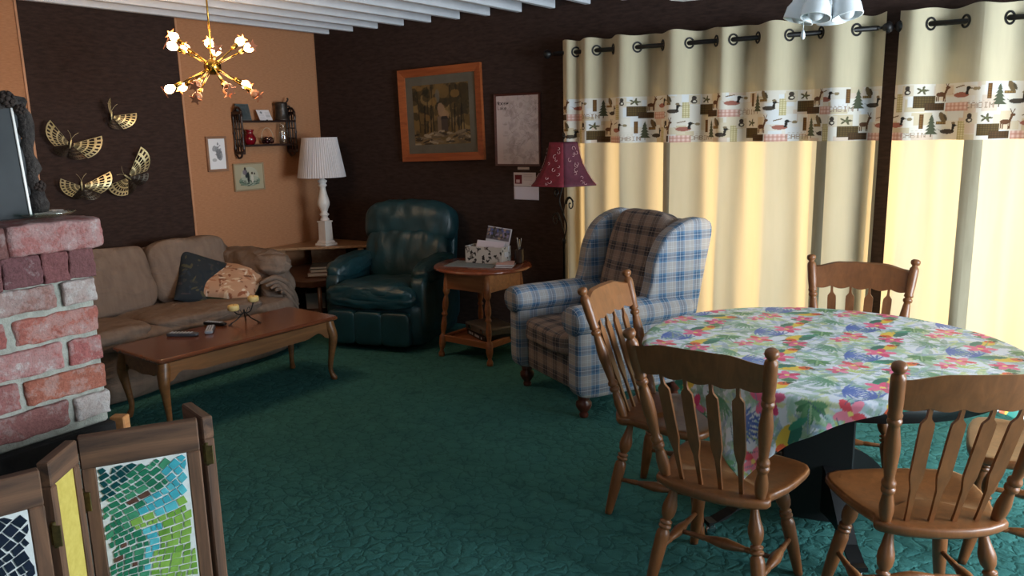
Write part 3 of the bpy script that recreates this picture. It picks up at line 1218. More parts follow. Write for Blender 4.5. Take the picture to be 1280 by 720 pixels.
# photographed rows at the corner, top down: (kind, list of lengths from the corner, colours, lime)
ztop = 1.405
rows = [
    ('cap', [.225, .215, .215, .215, .215, .215, .215], [(176, 116, 112), (130, 90, 86)], .06),
    ('row', [.064, .064, .088, .088, .088, .088, .2, .2, .2, .2, .2], [(128, 86, 86), (136, 88, 88), (124, 84, 86)], -.12),  # shade below the cap course is put into these darker brick colours
    ('row', [.098, .205, .205, .205, .205, .205, .205, .2], [(176, 150, 142), (160, 120, 112)], .14),
    ('row', [.218, .205, .205, .205, .205, .205, .2, .1], [(178, 108, 96), (162, 98, 92)], .05),
    ('row', [.100, .205, .205, .205, .205, .205, .205, .2], [(172, 104, 100), (178, 110, 106)], .04),
    ('row', [.212, .205, .205, .205, .205, .205, .2, .1], [(172, 106, 88), (160, 106, 102)], .02),
    ('row', [.104, .205, .205, .205, .205, .205, .205, .2], [(188, 168, 160), (148, 100, 96)], .17)]
for r, (kind, lens, cols, lime) in enumerate(rows):
    z1 = ztop - r * fh
    z0 = z1 - (fh - (.012 if kind == 'row' and r > 1 else .003))
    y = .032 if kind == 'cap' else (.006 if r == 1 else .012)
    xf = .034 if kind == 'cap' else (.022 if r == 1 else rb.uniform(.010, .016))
    for k, L in enumerate(lens):
        gap = .001 if r < 2 else .015
        if y - L < FY0 - FY1:
            break
        jx = rb.uniform(-.004, .004) if r > 1 else 0
        colr = cols[min(k, 1) if r != 1 else k % 3] if k < 2 or r == 1 else reds[rb.randrange(5)]
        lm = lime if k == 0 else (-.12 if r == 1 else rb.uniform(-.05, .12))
        if r == 6 and k > 0:
            lm = -.02
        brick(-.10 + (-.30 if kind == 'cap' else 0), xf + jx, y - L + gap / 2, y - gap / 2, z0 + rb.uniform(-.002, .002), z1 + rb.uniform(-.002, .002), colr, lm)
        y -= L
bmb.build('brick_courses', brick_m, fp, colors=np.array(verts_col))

# ------------------------------------------------------------------ mirror and dish on the mantel
bark = M('dark_bark', (74, 66, 62), 0.9, (38, 32, 30), nscale=30, bscale=60, bstr=1.0, bdist=0.02)
cone_m = M('pinecone_scales', (60, 44, 36), 0.85, (34, 25, 22), nscale=40)
slate = M('grey_reflection_face', (70, 72, 74), 0.75, (62, 64, 66), spec=.2)  # mirror face: the grey reflection is put into the base colour
mz = 1.408
mir = thing('bark_framed_panel', 'mirror with reflection coloured grey in a rough bark frame with pinecones, standing on the mantel', 'picture frame', (-2.08, .80, mz))
lean = R3('Y', radians(-5))
MB().box(lean @ Vector((0, .0, .135)), (.014, .40, .27), lean, .003).build('panel', slate, mir)
MB().box(lean @ Vector((.009, .188, .135)), (.004, .006, .262), lean, .001).build('edge_strip', white_paint, mir)
mb = MB()
rr = random.Random(5)
for side in (1, -1):
    pts, rs = [], []
    for k in range(16):
        t = k / 15
        pts.append(lean @ Vector((.002 + rr.uniform(-.003, .003), side * (.212 + rr.uniform(-.004, .006)), .012 + t * .27)))
        rs.append(.017 + rr.uniform(-.004, .006))
    mb.tube(pts, rs, 9)
pts = [lean @ Vector((.0, -.22 + .44 * k / 14, .278 + rr.uniform(-.004, .004))) for k in range(15)]
mb.tube(pts, [.014 + rr.uniform(-.003, .004) for _ in pts], 9)
mb.build('bark_frame', bark, mir, noisy=(.004, 40))
for y, z, s in ((.178, .286, 1), (.14, .288, .9), (.205, .262, .7), (.218, .075, .75)):
    mb = MB()
    mb.pillow((0, 0, 0), (.032 * s, .040 * s, .036 * s), 2, 6)
    for a in range(26):
        th, z2 = a * 2.4, -1 + 2 * (a + .5) / 26
        rad = sqrt(1 - z2 * z2)
        d = Vector((rad * cos(th), rad * sin(th), z2))
        mb.pillow(d * .018 * s, (.012 * s, .012 * s, .006 * s), 2.5, 2, Vector((0, 0, 1)).rotation_difference(d).to_matrix())
    mb.build('pinecone', cone_m, mir, loc=lean @ Vector((.012, y, z)))
dish = MB().lathe([(0, .0), (.03, 0), (.055, .006), (.066, .012), (.064, .013), (.05, .008), (.03, .004), (0, .003)], 28, cap=False).build('glass_dish', glass_mat('green_tinted_glass', (.8, .95, .88), gloss=.2), loc=(-2.06, 1.02, mz))
tag(dish, 'small shallow glass dish on the end of the brick mantel', 'dish')

# ------------------------------------------------------------------ mosaic folding screen
grout = M('white_grout', (222, 224, 222), 0.8, (208, 210, 208), nscale=60)
hinge_m = M('aged_brass', (120, 104, 62), 0.45, (80, 70, 44), metal=.8, nscale=40)
tile_cols = dict(dteal=(22, 74, 78), green=(44, 122, 92), mgreen=(72, 148, 112), turq=(74, 176, 192), aqua=(96, 194, 206), lime=(140, 184, 84), lime2=(118, 168, 70), brown=(104, 72, 62), navy=(34, 40, 58), navy2=(28, 34, 50), red=(200, 44, 58), grey=(150, 152, 166), yellow=(206, 184, 92), white=(216, 216, 214))
tile_mats = {k: M('tile_' + k, v, 0.22, tuple(x * .86 for x in v), nscale=25, spec=.5) for k, v in tile_cols.items()}
TK = list(tile_cols)


def pick_green(u, v, rnd):
    """u 0..1 left to right, v metres below the top of the mosaic"""
    v = v / .26
    if rnd.random() < .025:
        return 'brown'
    n_ = noise.noise(Vector((u * 3, v * 3, 0))) * .12
    if u + v * .9 + n_ < .42:
        return 'dteal' if rnd.random() < .75 else 'green'
    if v < .30 and u < .72 + n_:
        return 'green' if rnd.random() < .6 else 'mgreen'
    if v < .42 and u > .62:
        return 'turq' if rnd.random() < .6 else 'aqua'
    if .28 < v < .52 and .42 < u < .8 + n_:
        return 'turq' if rnd.random() < .5 else 'aqua'
    if u > .72 - (v - .5) * .5 + n_ and v < 1.6:
        return 'lime' if rnd.random() < .6 else 'lime2'
    if .50 < v < .62 and u > .35:
        return 'lime'
    if .62 < v < 1.05 and u > .40 + n_:
        return 'turq' if rnd.random() < .55 else 'aqua'
    if 1.05 < v < 1.3 and u > .4:
        return 'lime'
    if v > 1.5:
        return 'dteal' if rnd.random() < .5 else 'turq'
    return 'green' if rnd.random() < .65 else 'mgreen'


def pick_navy(u, v, rnd):
    d = hypot((u - .05) * .19, v - .205)
    if d < .055:
        return 'red' if d < .045 or rnd.random() < .3 else 'grey'
    if d < .085:
        return 'grey' if rnd.random() < .7 else 'white'
    return 'navy' if rnd.random() < .6 else 'navy2'


def mosaic(w, h, pick, seed):
    rnd = random.Random(seed)
    mb = MB()
    mb.box((0, .0, 0), (w, .006, h), bev=0, mi=TK.index('white'))
    # rows of cells in a bent field, so that the tile courses sweep across the panel
    v = -.25
    while v < h + .25:
        dv = rnd.uniform(.0130, .0195)
        u = -.25
        while u < w + .25:
            du = rnd.choice([.013, .018, .023, .027]) * rnd.uniform(.85, 1.15)
            q = [(u, v), (u + du, v), (u + du, v + dv), (u, v + dv)]
            out = []
            for a, b in q:
                a += rnd.uniform(-.0012, .0012)
                b += rnd.uniform(-.0012, .0012)
                ang = .55 * smoothstep(h * .55, h, b) + .10 * sin(a * 14 + b * 6)
                X = w / 2 + (a - w / 2) * cos(ang) - (b - h * .8) * sin(ang)
                Y = h * .8 + (a - w / 2) * sin(ang) + (b - h * .8) * cos(ang)
                out.append(Vector((X, Y)))
            c = sum(out, Vector((0, 0))) / 4
            if .004 < c.x < w - .004 and .004 < c.y < h - .004:
                if rnd.random() < .03:
                    out = out[:3]
                out = [c + (p - c) * (1 - .0025 / max(.004, (p - c).length)) for p in out]
                out = [Vector((min(max(p.x, .003), w - .003), min(max(p.y, .003), h - .003))) for p in out]
                k = TK.index(pick(c.x / w, h - c.y, rnd))
                lo_ = [(p.x - w / 2, -.003, p.y - h / 2) for p in out]
                hi_ = [(p.x - w / 2, -.0052, p.y - h / 2) for p in out]
                n = len(out)
                mb.add(lo_ + hi_, [tuple(range(n, 2 * n))] + [(i, (i + 1) % n, n + (i + 1) % n, n + i) for i in range(n)], k, False)
            u += du + .0
        v += dv
    return mb


SZ = .95
scr = thing('folding_screen', 'rustic wooden folding screen with blue green and navy mosaic panels before the fireplace', 'screen', (-1.66, .80, 0))


def leaf_panel(p0, p1, width_full, fill, seed):
    """screen leaf from p0 to p1 in plan"""
    p0, p1 = Vector(p0), Vector(p1)
    d = p1 - p0
    w = d.length
    ang = atan2(d.y, d.x)
    c = (p0 + p1) / 2 - Vector((-1.66, .80))
    sw = .030 if w > .2 else .022
    tw = .075 if w > .2 else .055
    mb = MB()
    mb.box((0, .008, SZ / 2 + .02), (w - .012, .006, SZ - .06), bev=0)
    pn = mb.build('panel', WD['rustic_h'], scr, loc=(c.x, c.y, 0))
    MB().box((0, 0, SZ - tw / 2), (w - .006, .026, tw), bev=.003).build('top_rail', WD['rustic_h'], pn)
    MB().box((0, 0, .10), (w - .006, .026, .10), bev=.003).build('bottom_rail', WD['rustic_h'], pn)
    pn.rotation_euler = (0, 0, ang)
    for s in (-1, 1):
        MB().box((s * (w / 2 - .003 - sw / 2), .0, SZ / 2 - .04 if False else (SZ - tw + .0) / 2), (sw, .0255, SZ - tw), bev=.003).build('stile', WD['rustic'], pn)
    h = SZ - tw - .15
    if fill == 'yellow':
        o = MB().box((0, -.002, .15 + h / 2), (w - 2 * sw - .006, .010, h), bev=0).build('yellow_infill', M('mustard_felt', (206, 184, 92), .85, (194, 170, 78), nscale=60), pn)
    else:
        o = mosaic(w - 2 * sw - .006, h, fill, seed).build('mosaic', [grout if k == 'white' else tile_mats[k] for k in TK], pn, loc=(0, -.008, .15 + h / 2))
    return pn


leaf_panel((-1.712, .465), (-1.634, .729), .27, pick_navy, 5)
leaf_panel((-1.655, .742), (-1.735, .846), .13, 'yellow', 1)
leaf_panel((-1.740, .858), (-1.602, 1.072), .26, pick_green, 9)
leaf_panel((-1.590, 1.088), (-1.728, 1.128), .14, 'yellow', 2)
for (x, y, z) in ((-1.632, .738, .80), (-1.733, .856, .80), (-1.594, 1.080, .86), (-1.632, .738, .25), (-1.733, .856, .25), (-1.594, 1.080, .25)):
    mb = MB()
    mb.turned((0, 0, -.028), (0, 0, .028), [(.005, 0), (.005, 1)], 8)
    for s in (-1, 1):
        mb.box((.010 * s, 0, 0), (.018, .004, .046), R3('Z', .7 * s), .001)
    mb.build('hinge', hinge_m, scr, loc=(x + 1.66, y - .80, z))
pl = MB().box((0, 0, .452), (.030, .04, .876), bev=.003).build('wooden_plank', WD['raw'], loc=(-1.985, 1.098, -.012))
pl.rotation_euler = (0, 0, radians(-60))
tag(pl, 'light wooden plank standing behind the screen at the end of the brickwork', 'plank')

# ------------------------------------------------------------------ sofa
sofa_m = cloth_mat('brown_slipcover_cloth', (128, 110, 98), 0, c2=(116, 99, 88))
bump(sofa_m.node_tree, sofa_m.node_tree.nodes['Principled BSDF'], noise_tex(sofa_m.node_tree, coords(sofa_m.node_tree, (1, .6, 1.4)), 7, 3, .5, 1.0), .55, .04)
sof = thing('sofa', 'long brown slipcovered sofa against the left wall', 'sofa', (-4.97, 2.92, 0))


def wrinkle(a, sc, seed):
    o = Vector((seed, seed * 1.7, 0))

    def f(q):
        n_ = noise.noise_vector(q * sc + o) * a
        return (n_.x, n_.y, n_.z)
    return f


# local x to the room (+x front), local y along the wall
mb = MB()
mb.pillow((.02, 0, .22), (.86, 2.16, .42), 9, 18, None, wrinkle(.012, 3, 2))
mb.build('base', sofa_m, sof)
mb = MB()
mb.pillow((-.36, 0, .50), (.24, 2.10, .62), 8, 18, R3('Y', radians(-8)), wrinkle(.014, 3, 5))
mb.build('back', sofa_m, sof)
for k, y in enumerate((-.70, -.06, .58)):
    def bf(q, k=k):
        n_ = noise.noise_vector(q * 2.2 + Vector((k * 9, 3, 1))) * .022
        return (n_.x + .02 * (1 - q.y ** 2) * (1 if q.x > 0 else 0), n_.y * .6, n_.z * .7)
    MB().pillow((-.20, y, .635), (.21, .645, .46), 5, 16, R3('Y', radians(-16)), bf).build('back_cushion', sofa_m, sof)
for k, y in enumerate((-.52, .34)):
    MB().pillow((.09, y, .385), (.74, .86, .15), 6, 16, R3('Y', radians(-2)), wrinkle(.014, 3.0, 20 + k * 4)).build('seat_cushion', sofa_m, sof)
for k, s in enumerate((-1, 1)):
    def af(q, k=k):
        n_ = noise.noise_vector(q * 3 + Vector((k * 5, 7, 2))) * .022
        w = .012 * sin(q.x * 14 + q.z * 4)
        return (n_.x, n_.y + w * (1 if abs(q.y) > .5 else .3), n_.z + (.018 if q.z > .5 else 0))
    am = MB()
    am.pillow((-.02, s * .99, .38), (.80, .25, .56), 3.6, 22, None, af)
    am.pillow((.0, s * .98, .635), (.78, .30, .20), 2.6, 20, None, af)
    am.build('armrest', sofa_m, sof)
    # knotted cover folds at the arm front
    mb = MB()
    for j in range(5):
        pts = catmull([(.34 + .02 * j, s * (.78 + .03 * j), .545 - .02 * j), (.36, s * (.90 + .02 * j), .57 - .035 * j), (.39, s * 1.0, .50 - .05 * j), (.36, s * (1.10), .36 - .03 * j)], 6)
        mb.tube(pts, [.010 + .012 * sin(PI * i / (len(pts) - 1)) for i in range(len(pts))], 8)
    mb.build('cover_folds', sofa_m, sof, noisy=(.006, 20))

floral_o = Canvas(.46, .46, 90, 90, (186, 148, 122))
rq = random.Random(8)
for k in range(150):
    x, y, a = rq.uniform(0, .46), rq.uniform(0, .46), rq.uniform(0, 6.3)
    floral_o.ell(x, y, rq.uniform(.008, .035), rq.uniform(.005, .012), rq.choice([(136, 82, 60), (212, 190, 164), (104, 64, 48), (220, 208, 192), (168, 116, 88), (196, 158, 132)]), a, .9)
floral_d = Canvas(.46, .46, 90, 90, (44, 50, 56))
for k in range(120):
    x, y, a = rq.uniform(0, .46), rq.uniform(0, .46), rq.uniform(0, 6.3)
    floral_d.ell(x, y, rq.uniform(.008, .035), rq.uniform(.005, .014), rq.choice([(38, 46, 56), (60, 62, 60), (50, 60, 72), (84, 80, 62), (70, 62, 66)]), a, .9)
print_m = col_mat('woven_print_cloth', .9, weave=400)


def throw_pillow(name, label, cv, loc, rot, s=.46, back=(70, 70, 50)):
    n = cv.x.shape[0]

    def side(sg):
        def f(a, b):
            u, v = 2 * a - 1, 2 * b - 1
            e = (1 - abs(u) ** 2.6) * (1 - abs(v) ** 2.6)
            t = .085 * max(0, e) ** .5
            pin = 1 - .07 * (1 - abs(u * v)) * max(abs(u), abs(v)) ** 3
            return (u * s / 2 * pin, v * s / 2 * pin, sg * t + .010 * noise.noise(Vector((u * 2, v * 2, sg * 3 + s))) * e)
        return f
    mb = MB()
    mb.grid(side(1), n - 1, n - 1)
    o = len(mb.f)
    mb.grid(side(-1), n - 1, n - 1)
    mb.f[o:] = [tuple(reversed(q)) for q in mb.f[o:]]
    cols = np.concatenate([cv.flat(), np.tile(np.array(lin(back), np.float32), (n * n, 1))])
    ob = mb.build(name, print_m, None, loc=loc, colors=cols)
    ob.rotation_euler = rot
    tag(ob, label, 'cushion', 'throw cushions on the sofa')
    return ob


def orient(normal, upv, roll=0):
    z = Vector(normal).normalized()
    y = (Vector(upv) - z * z.dot(Vector(upv))).normalized()
    x_ = y.cross(z)
    return (Matrix((x_, y, z)).transposed() @ Matrix.Rotation(roll, 3, 'Z')).to_euler()


throw_pillow('throw_cushion', 'dark blue floral cushion leaning on the sofa back', floral_d, (-4.965, 3.50, .56), orient((.812, -.06, .56), (0, 0, 1), -.50), .42)
throw_pillow('throw_cushion.001', 'rust and cream floral cushion in front of the dark one', floral_o, (-4.87, 3.63, .545), orient((.30, -.22, .93), (0, 0, 1), -.40), .45, (72, 78, 56))

# ------------------------------------------------------------------ coffee table
ct = thing('coffee_table', 'long oak coffee table with curved legs in front of the sofa', 'coffee table', (-4.045, 3.0, 0), radians(-4))
CW, CL, CT = .52, 1.24, .43


def round_slab(w, l, r, zs):
    """slab with moulded edge; zs = [(inset, z)]"""
    mb = MB()
    rows_ = []
    for ins, z in zs:
        row = []
        for cx, cy, a0 in ((1, 1, 0), (-1, 1, 90), (-1, -1, 180), (1, -1, 270)):
            for k in range(5):
                a = radians(a0 + 22.5 * k)
                row.append((cx * (w / 2 - r) + (r - ins) * cos(a), cy * (l / 2 - r) + (r - ins) * sin(a), z))
        rows_.append(row)
    n = 20
    vs_ = [p for q in rows_ for p in q]
    fs = [(i * n + k, i * n + (k + 1) % n, (i + 1) * n + (k + 1) % n, (i + 1) * n + k) for i in range(len(rows_) - 1) for k in range(n)]
    fs += [tuple(reversed(range(n))), tuple(range((len(rows_) - 1) * n, len(rows_) * n))]
    mb.add(vs_, fs, smooth=False)
    return mb


round_slab(CW, CL, .03, [(.018, CT - .030), (.008, CT - .026), (0.0, CT - .018), (0.0, CT - .010), (.006, CT - .003), (.012, CT)]).build('top', WD['oak_top'], ct)
for ax, sg in (('x', -1), ('x', 1), ('y', -1), ('y', 1)):
    half = CL / 2 - .07 if ax == 'x' else CW / 2 - .07
    n = 40
    ol = [(-half, 0), (half, 0)]
    for i in range(n + 1):
        u = 1 - 2 * i / n
        au = abs(u)
        dz = -.058 - .034 * smoothstep(.95, .80, au) * 0
        # scalloped apron: deep at the ends, arch, then a gentle belly
        dz = -.115 + .050 * smoothstep(.99, .86, au) - .024 * smoothstep(.86, .66, au) - .008 * smoothstep(.45, .0, au)
        ol.append((u * half, dz))
    mt = Matrix.Translation((sg * (CW / 2 - .045), 0, CT - .028) if ax == 'x' else (0, sg * (CL / 2 - .045), CT - .028))
    mt = mt @ (Matrix.Rotation(PI / 2, 4, 'Z') if ax == 'x' else Matrix()) @ Matrix.Rotation(PI / 2, 4, 'X')
    MB().prism(ol, .018, mt).build('apron', WD['oak'], ct)
for sx in (-1, 1):
    for sy in (-1, 1):
        d = Vector((sx, sy, 0)).normalized()
        base = Vector((sx * (CW / 2 - .055), sy * (CL / 2 - .055), 0))
        prof = [(.000, .400, .034), (.008, .36, .036), (.020, .32, .034), (.026, .28, .030), (.018, .22, .024), (.006, .15, .019), (-.002, .09, .0155), (.002, .05, .015), (.012, .025, .019), (.020, .012, .020), (.020, .002, .014)]
        pts = [base + d * o + Vector((0, 0, z)) for o, z, r in prof]
        pts2 = catmull(pts, 4)
        rs = [prof[min(i // 4, len(prof) - 1)][2] * (1 - (i % 4) / 4) + prof[min(i // 4 + 1, len(prof) - 1)][2] * ((i % 4) / 4) for i in range(len(pts2))]
        MB().tube(pts2, rs, 12).build('leg', WD['oak'], ct)

# things on the coffee table
rem_m = M('dark_grey_plastic', (84, 86, 92), .4, (74, 76, 82))
rem_s = M('silver_plastic', (150, 154, 162), .35, (138, 142, 150))
key_m = M('pale_rubber_keys', (196, 198, 204), .6)


def remote(name, label, loc, rz, body, L=.17, w=.048, tip=None):
    r = thing(name, label, 'remote control', loc, rz, 'remote controls on the coffee table')
    MB().pillow((0, 0, .011), (w, L, .021), 5, 10).build('case', body, r)
    mb = MB()
    for i in range(3):
        for j in range(7):
            mb.box(((i - 1) * w * .27, -L * .36 + j * L * .105, .0215), (w * .17, L * .055, .004), bev=.001)
    mb.build('buttons', key_m, r)
    if tip:
        MB().pillow((0, -L / 2 + .014, .012), (w * .96, .032, .022), 4, 8).build('nose', tip, r)
    return r


remote('remote_control', 'grey remote control with pale keys, leftmost on the coffee table', (-4.19, 2.76, CT), radians(-60), rem_m, .19)
remote('remote_control.001', 'silver nosed remote control in the middle of the three', (-4.15, 2.92, CT), radians(48), rem_m, .18, .05, rem_s)
remote('remote_control.002', 'plain black remote control lying behind the silver nosed one', (-4.25, 3.03, CT), radians(-75), black_paint, .16, .04)
wax = M('cream_candle_wax', (232, 206, 140), .4, (224, 194, 124))
wick_m = M('burnt_wick', (40, 34, 30), .9)
cs = thing('candle_stand', 'twisted black iron candle stand on the coffee table', 'candle holder', (-4.14, 3.17, CT))
mb = MB()
for a in (20, 140, 260):
    A = radians(a)
    d = Vector((cos(A), sin(A), 0))
    mb.tube(catmull([d * .10 + Vector((0, 0, .004)), d * .085 + Vector((0, 0, .014)), d * .05 + Vector((0, 0, .03)), d * .012 + Vector((0, 0, .062)), (0, 0, .075)], 6), .0042, 7)
    mb.pillow(d * .10 + Vector((0, 0, .005)), (.03, .014, .008), 2, 5, R3('Z', A))
mb.tube([(0, 0, .06), (0, 0, .085)], .006, 8)
mb.build('tripod', iron, cs)
CPOS = (Vector((.01, -.085, .105)), Vector((-.01, .085, .128)), Vector((.075, .02, .085)))
for c in CPOS[:2]:
    mb = MB()
    d = Vector((c.x, c.y, 0)).normalized()
    mb.tube(catmull([(0, 0, .07), d * .02 + Vector((0, 0, .06)), d * .055 + Vector((0, 0, .066)), d * c.xy.length + Vector((0, 0, c.z - .012))], 6), .0042, 7)
    mb.tube(catmull([d * .02 + Vector((0, 0, .065)), d * .035 + Vector((0, 0, .09)), d * .05 + Vector((0, 0, .085)), d * .045 + Vector((0, 0, .075))], 6), .0022, 6)
    mb.lathe([(.0, 0), (.022, 0), (.026, .004), (.024, .004), (.020, .0025), (0, .0025)], 16, Matrix.Translation((c.x, c.y, c.z - .012)), cap=False)
    mb.build('arm', iron, cs)
for k, c in enumerate(CPOS[:2]):
    p = Vector((-4.14, 3.17, CT)) + c + Vector((0, 0, -.009))
    cd = thing('pillar_candle' + ('.001' if k else ''), ('short cream candle on the lower arm of the iron stand', 'short cream candle on the taller arm of the iron stand')[k], 'candle', p, 0, 'cream candles on the iron stand')
    MB().lathe([(.0, 0), (.030, 0), (.035, .006), (.0355, .018), (.034, .030), (.030, .035), (.012, .033), (0, .032)], 22, cap=False).build('wax', wax, cd)
    MB().turned((0, 0, .031), (.002, 0, .040), [(.0012, 0), (.001, 1)], 6).build('wick', wick_m, cd)

# ------------------------------------------------------------------ corner table with its things
cz1, cz0 = .64, .445
ctb = thing('corner_table', 'two tier wooden corner table carrying the white lamp', 'corner table', (-5.15, 4.85, 0))
O = Vector((-5.15, 4.85, 0))


def tri(mb, pts, z, t):
    mb.prism([(p[0] - O.x, p[1] - O.y) for p in pts], t, Matrix.Translation((0, 0, z - t / 2)))


mb = MB()
tri(mb, [(-5.485, 5.185), (-5.485, 4.47), (-5.43, 4.45), (-4.80, 5.02), (-4.80, 5.185)], cz1, .022)
bev(mb.build('upper_top', WD['pale'], ctb), .004)
mb = MB()
tri(mb, [(-5.485, 5.185), (-5.485, 4.36), (-5.30, 4.27), (-4.83, 4.25), (-4.74, 4.30), (-4.68, 4.42), (-4.66, 4.60), (-4.70, 5.185)], cz0, .05)
bev(mb.build('lower_top', WD['walnut'], ctb), .006)
mb = MB()
tri(mb, [(-5.44, 5.14), (-5.44, 4.40), (-4.80, 4.36), (-4.74, 4.60), (-4.74, 5.14)], .19, .02)
mb.build('bottom_shelf', WD['walnut'], ctb)
for x, y in ((-5.43, 4.40), (-4.74, 4.36), (-4.74, 5.12), (-5.43, 5.12)):
    MB().turned((x - O.x, y - O.y, cz0 - .04), (x - O.x, y - O.y, 0), [(.019, 0), (.013, 1)], 12).build('leg', WD['walnut'], ctb)
for p, q in (((-5.36, 4.55, cz1 - .02), (-5.385, 4.52, cz0)), ((-4.88, 4.99, cz1 - .02), (-4.82, 4.95, cz0))):
    a, b = Vector(p) - O, Vector(q) - O
    c = (a + b) / 2
    d = (b - a)
    MB().box(c, (.05, .016, d.length), Vector((0, 0, -1)).rotation_difference(d.normalized()).to_matrix() @ R3('Z', radians(45)), .002).build('upright', WD['pale'], ctb)
MB().box((-5.26 - O.x, 4.98 - O.y, (cz0 + cz1 - .022) / 2), (.30, .02, cz1 - .022 - cz0), R3('Z', radians(45)), .002).build('back_support', WD['pale'], ctb)
paper = M('grey_white_paper', (196, 192, 190), .7, (186, 182, 180))
for k, (w, l, t, m, z, a, lab, nm) in enumerate((
        (.30, .22, .012, WD['walnut'], 0, 38, 'flat brown tray under the book stack on the corner table', 'wooden_tray'),
        (.26, .20, .022, paper, .012, 44, 'thick pale magazine under the dark books', 'magazine'),
        (.25, .19, .006, M('reddish_cover', (128, 84, 78), .5), .034, 40, 'thin reddish booklet under the black books', 'booklet'),
        (.25, .17, .026, M('black_cover', (30, 32, 34), .35), .040, 47, 'thick black book lying under another', 'book'),
        (.22, .15, .018, M('dark_green_cover', (40, 46, 44), .3), .066, 42, 'dark green book on top of the corner table stack', 'book.001'))):
    b = thing(nm, lab, nm.split('.')[0].replace('_', ' '), (-4.92, 4.56, cz0 + z), radians(a), 'stack on the corner table')
    if nm == 'wooden_tray':
        MB().box((0, 0, t / 2), (l, w, t), bev=.003).build('base', m, b)
    else:
        MB().box((0, 0, t / 2), (l - .006, w - .006, t - .004), bev=.001).build('pages', paper, b)
        mb = MB()
        for z2 in (.001, t - .001):
            mb.box((0, 0, z2), (l, w, .002), bev=.0005)
        mb.box((-l / 2 + .001, 0, t / 2), (.002, w, t), bev=.0005)
        mb.build('cover', m, b)
for nm, lab, (x, y), s, m in (('storage_box', 'pale grey box on the bottom shelf of the corner table', (-4.93, 4.50), (.15, .20, .13), paper), ('storage_box.001', 'dark low box on the corner table bottom shelf beside the recliner', (-4.78, 4.66), (.16, .16, .07), M('dark_cardboard', (62, 56, 52), .8))):
    b = thing(nm, lab, 'box', (x, y, .19), radians(42), 'boxes under the corner table')
    MB().box((0, 0, s[2] / 2), s, bev=.003).build('body', m, b)
    MB().box((0, 0, s[2] - .012), (s[0] + .006, s[1] + .006, .024), bev=.002).build('lid', m, b)

# table lamp
tl = thing('table_lamp', 'white turned table lamp with a pleated white shade on the corner table', 'lamp', (-5.14, 4.845, cz1))
mb = MB()
mb.box((0, 0, .010), (.135, .135, .02), bev=.004)
mb.box((0, 0, .026), (.115, .115, .014), bev=.005)
for z0, z1, a, b in ((.033, .045, .108, .088), (.045, .20, .084, .080), (.20, .212, .094, .094)):
    vs_ = [(sx * w / 2, sy * w / 2, z) for z, w in ((z0, a), (z1, b)) for sx, sy in ((-1, -1), (1, -1), (1, 1), (-1, 1))]
    mb.add(vs_, [(3, 2, 1, 0), (4, 5, 6, 7), (0, 1, 5, 4), (1, 2, 6, 5), (2, 3, 7, 6), (3, 0, 4, 7)], smooth=False)
mb.build('base', white_paint, tl)
MB().lathe([(.036, .212), (.040, .225), (.030, .238), (.026, .25), (.040, .262), (.040, .270), (.026, .285), (.034, .31), (.050, .345), (.052, .37), (.046, .40), (.034, .44), (.026, .48), (.024, .50), (.036, .512), (.036, .522), (.028, .53), (.040, .548), (.040, .556), (.022, .566), (.016, .59)], 28).build('column', white_paint, tl)
shade_w = cloth_mat('pleated_white_shade_cloth', (226, 220, 222), .25, (.95, .92, .9), (216, 210, 212))
mb = MB()
n = 240
vs_, fs = [], []
for z, r in ((.585, .200), (.60, .1985), (.70, .181), (.80, .1635), (.905, .146), (.917, .1445)):
    for k in range(n):
        a = 2 * PI * k / n
        rr = r + (.0022 if k % 4 in (0, 1) else -.0022)
        vs_.append((rr * cos(a), rr * sin(a), z))
for i in range(5):
    for k in range(n):
        fs.append((i * n + k, i * n + (k + 1) % n, (i + 1) * n + (k + 1) % n, (i + 1) * n + k))
mb.add(vs_, fs, smooth=False)
solid(mb.build('lamp_shade', shade_w, tl), .0015)
mb = MB()
mb.tube([(0, 0, .58), (0, 0, .64)], .014, 10)
for a in range(3):
    mb.tube([(0, 0, .62), (.196 * cos(a * 2.1), .196 * sin(a * 2.1), .588)], .002, 5)
mb.build('socket', brass, tl)

# ------------------------------------------------------------------ recliner
lea = leather_mat('teal_leather', (22, 62, 69), (17, 48, 54))
rc = thing('recliner', 'dark teal leather recliner in the corner before the brown wall', 'armchair', (-4.165, 4.59, 0), radians(194.8))


def puff(a, sc, seed, gx=0):
    def f(q):
        n_ = noise.noise_vector(q * sc + Vector((seed, 0, seed))) * a
        return (n_.x, n_.y, n_.z)
    return f


MB().pillow((0, -.02, .20), (.80, .78, .34), 10, 10).build('base', lea, rc)
mb = MB()
for k in range(3):
    mb.pillow((-.22 + .22 * k, .405, .175), (.232, .07, .25), 7, 10)
mb.build('footrest', lea, rc)
MB().pillow((0, .10, .405), (.60, .68, .19), 4.2, 20, R3('X', radians(4)), puff(.014, 2.6, 3)).build('seat_cushion', lea, rc)
MB().pillow((0, .36, .405), (.72, .16, .18), 3.4, 18, None, puff(.012, 3, 12)).build('seat_front_roll', lea, rc)
for s in (-1, 1):
    MB().pillow((s * .355, -.03, .33), (.13, .70, .46), 7, 12).build('side_panel', lea, rc)
    MB().pillow((s * .36, .00, .57), (.20, .58, .165), 2.8, 18, R3('X', radians(-5)), puff(.012, 4, 7 + s)).build('armrest', lea, rc)
back = R3('X', radians(11))


def gath(q):
    """gathered leather below the head pillow"""
    n_ = noise.noise_vector(Vector((q.x * 5, q.y * 2, q.z * 1.5 + 9))) * .016
    g = .010 * sin(q.x * 22 + 3 * q.z) * max(0, q.z) ** 2
    return (n_.x * .6, n_.y + (g if q.y > 0 else 0) + (.022 if q.y > 0 else 0) * (1 - q.x * q.x), n_.z)


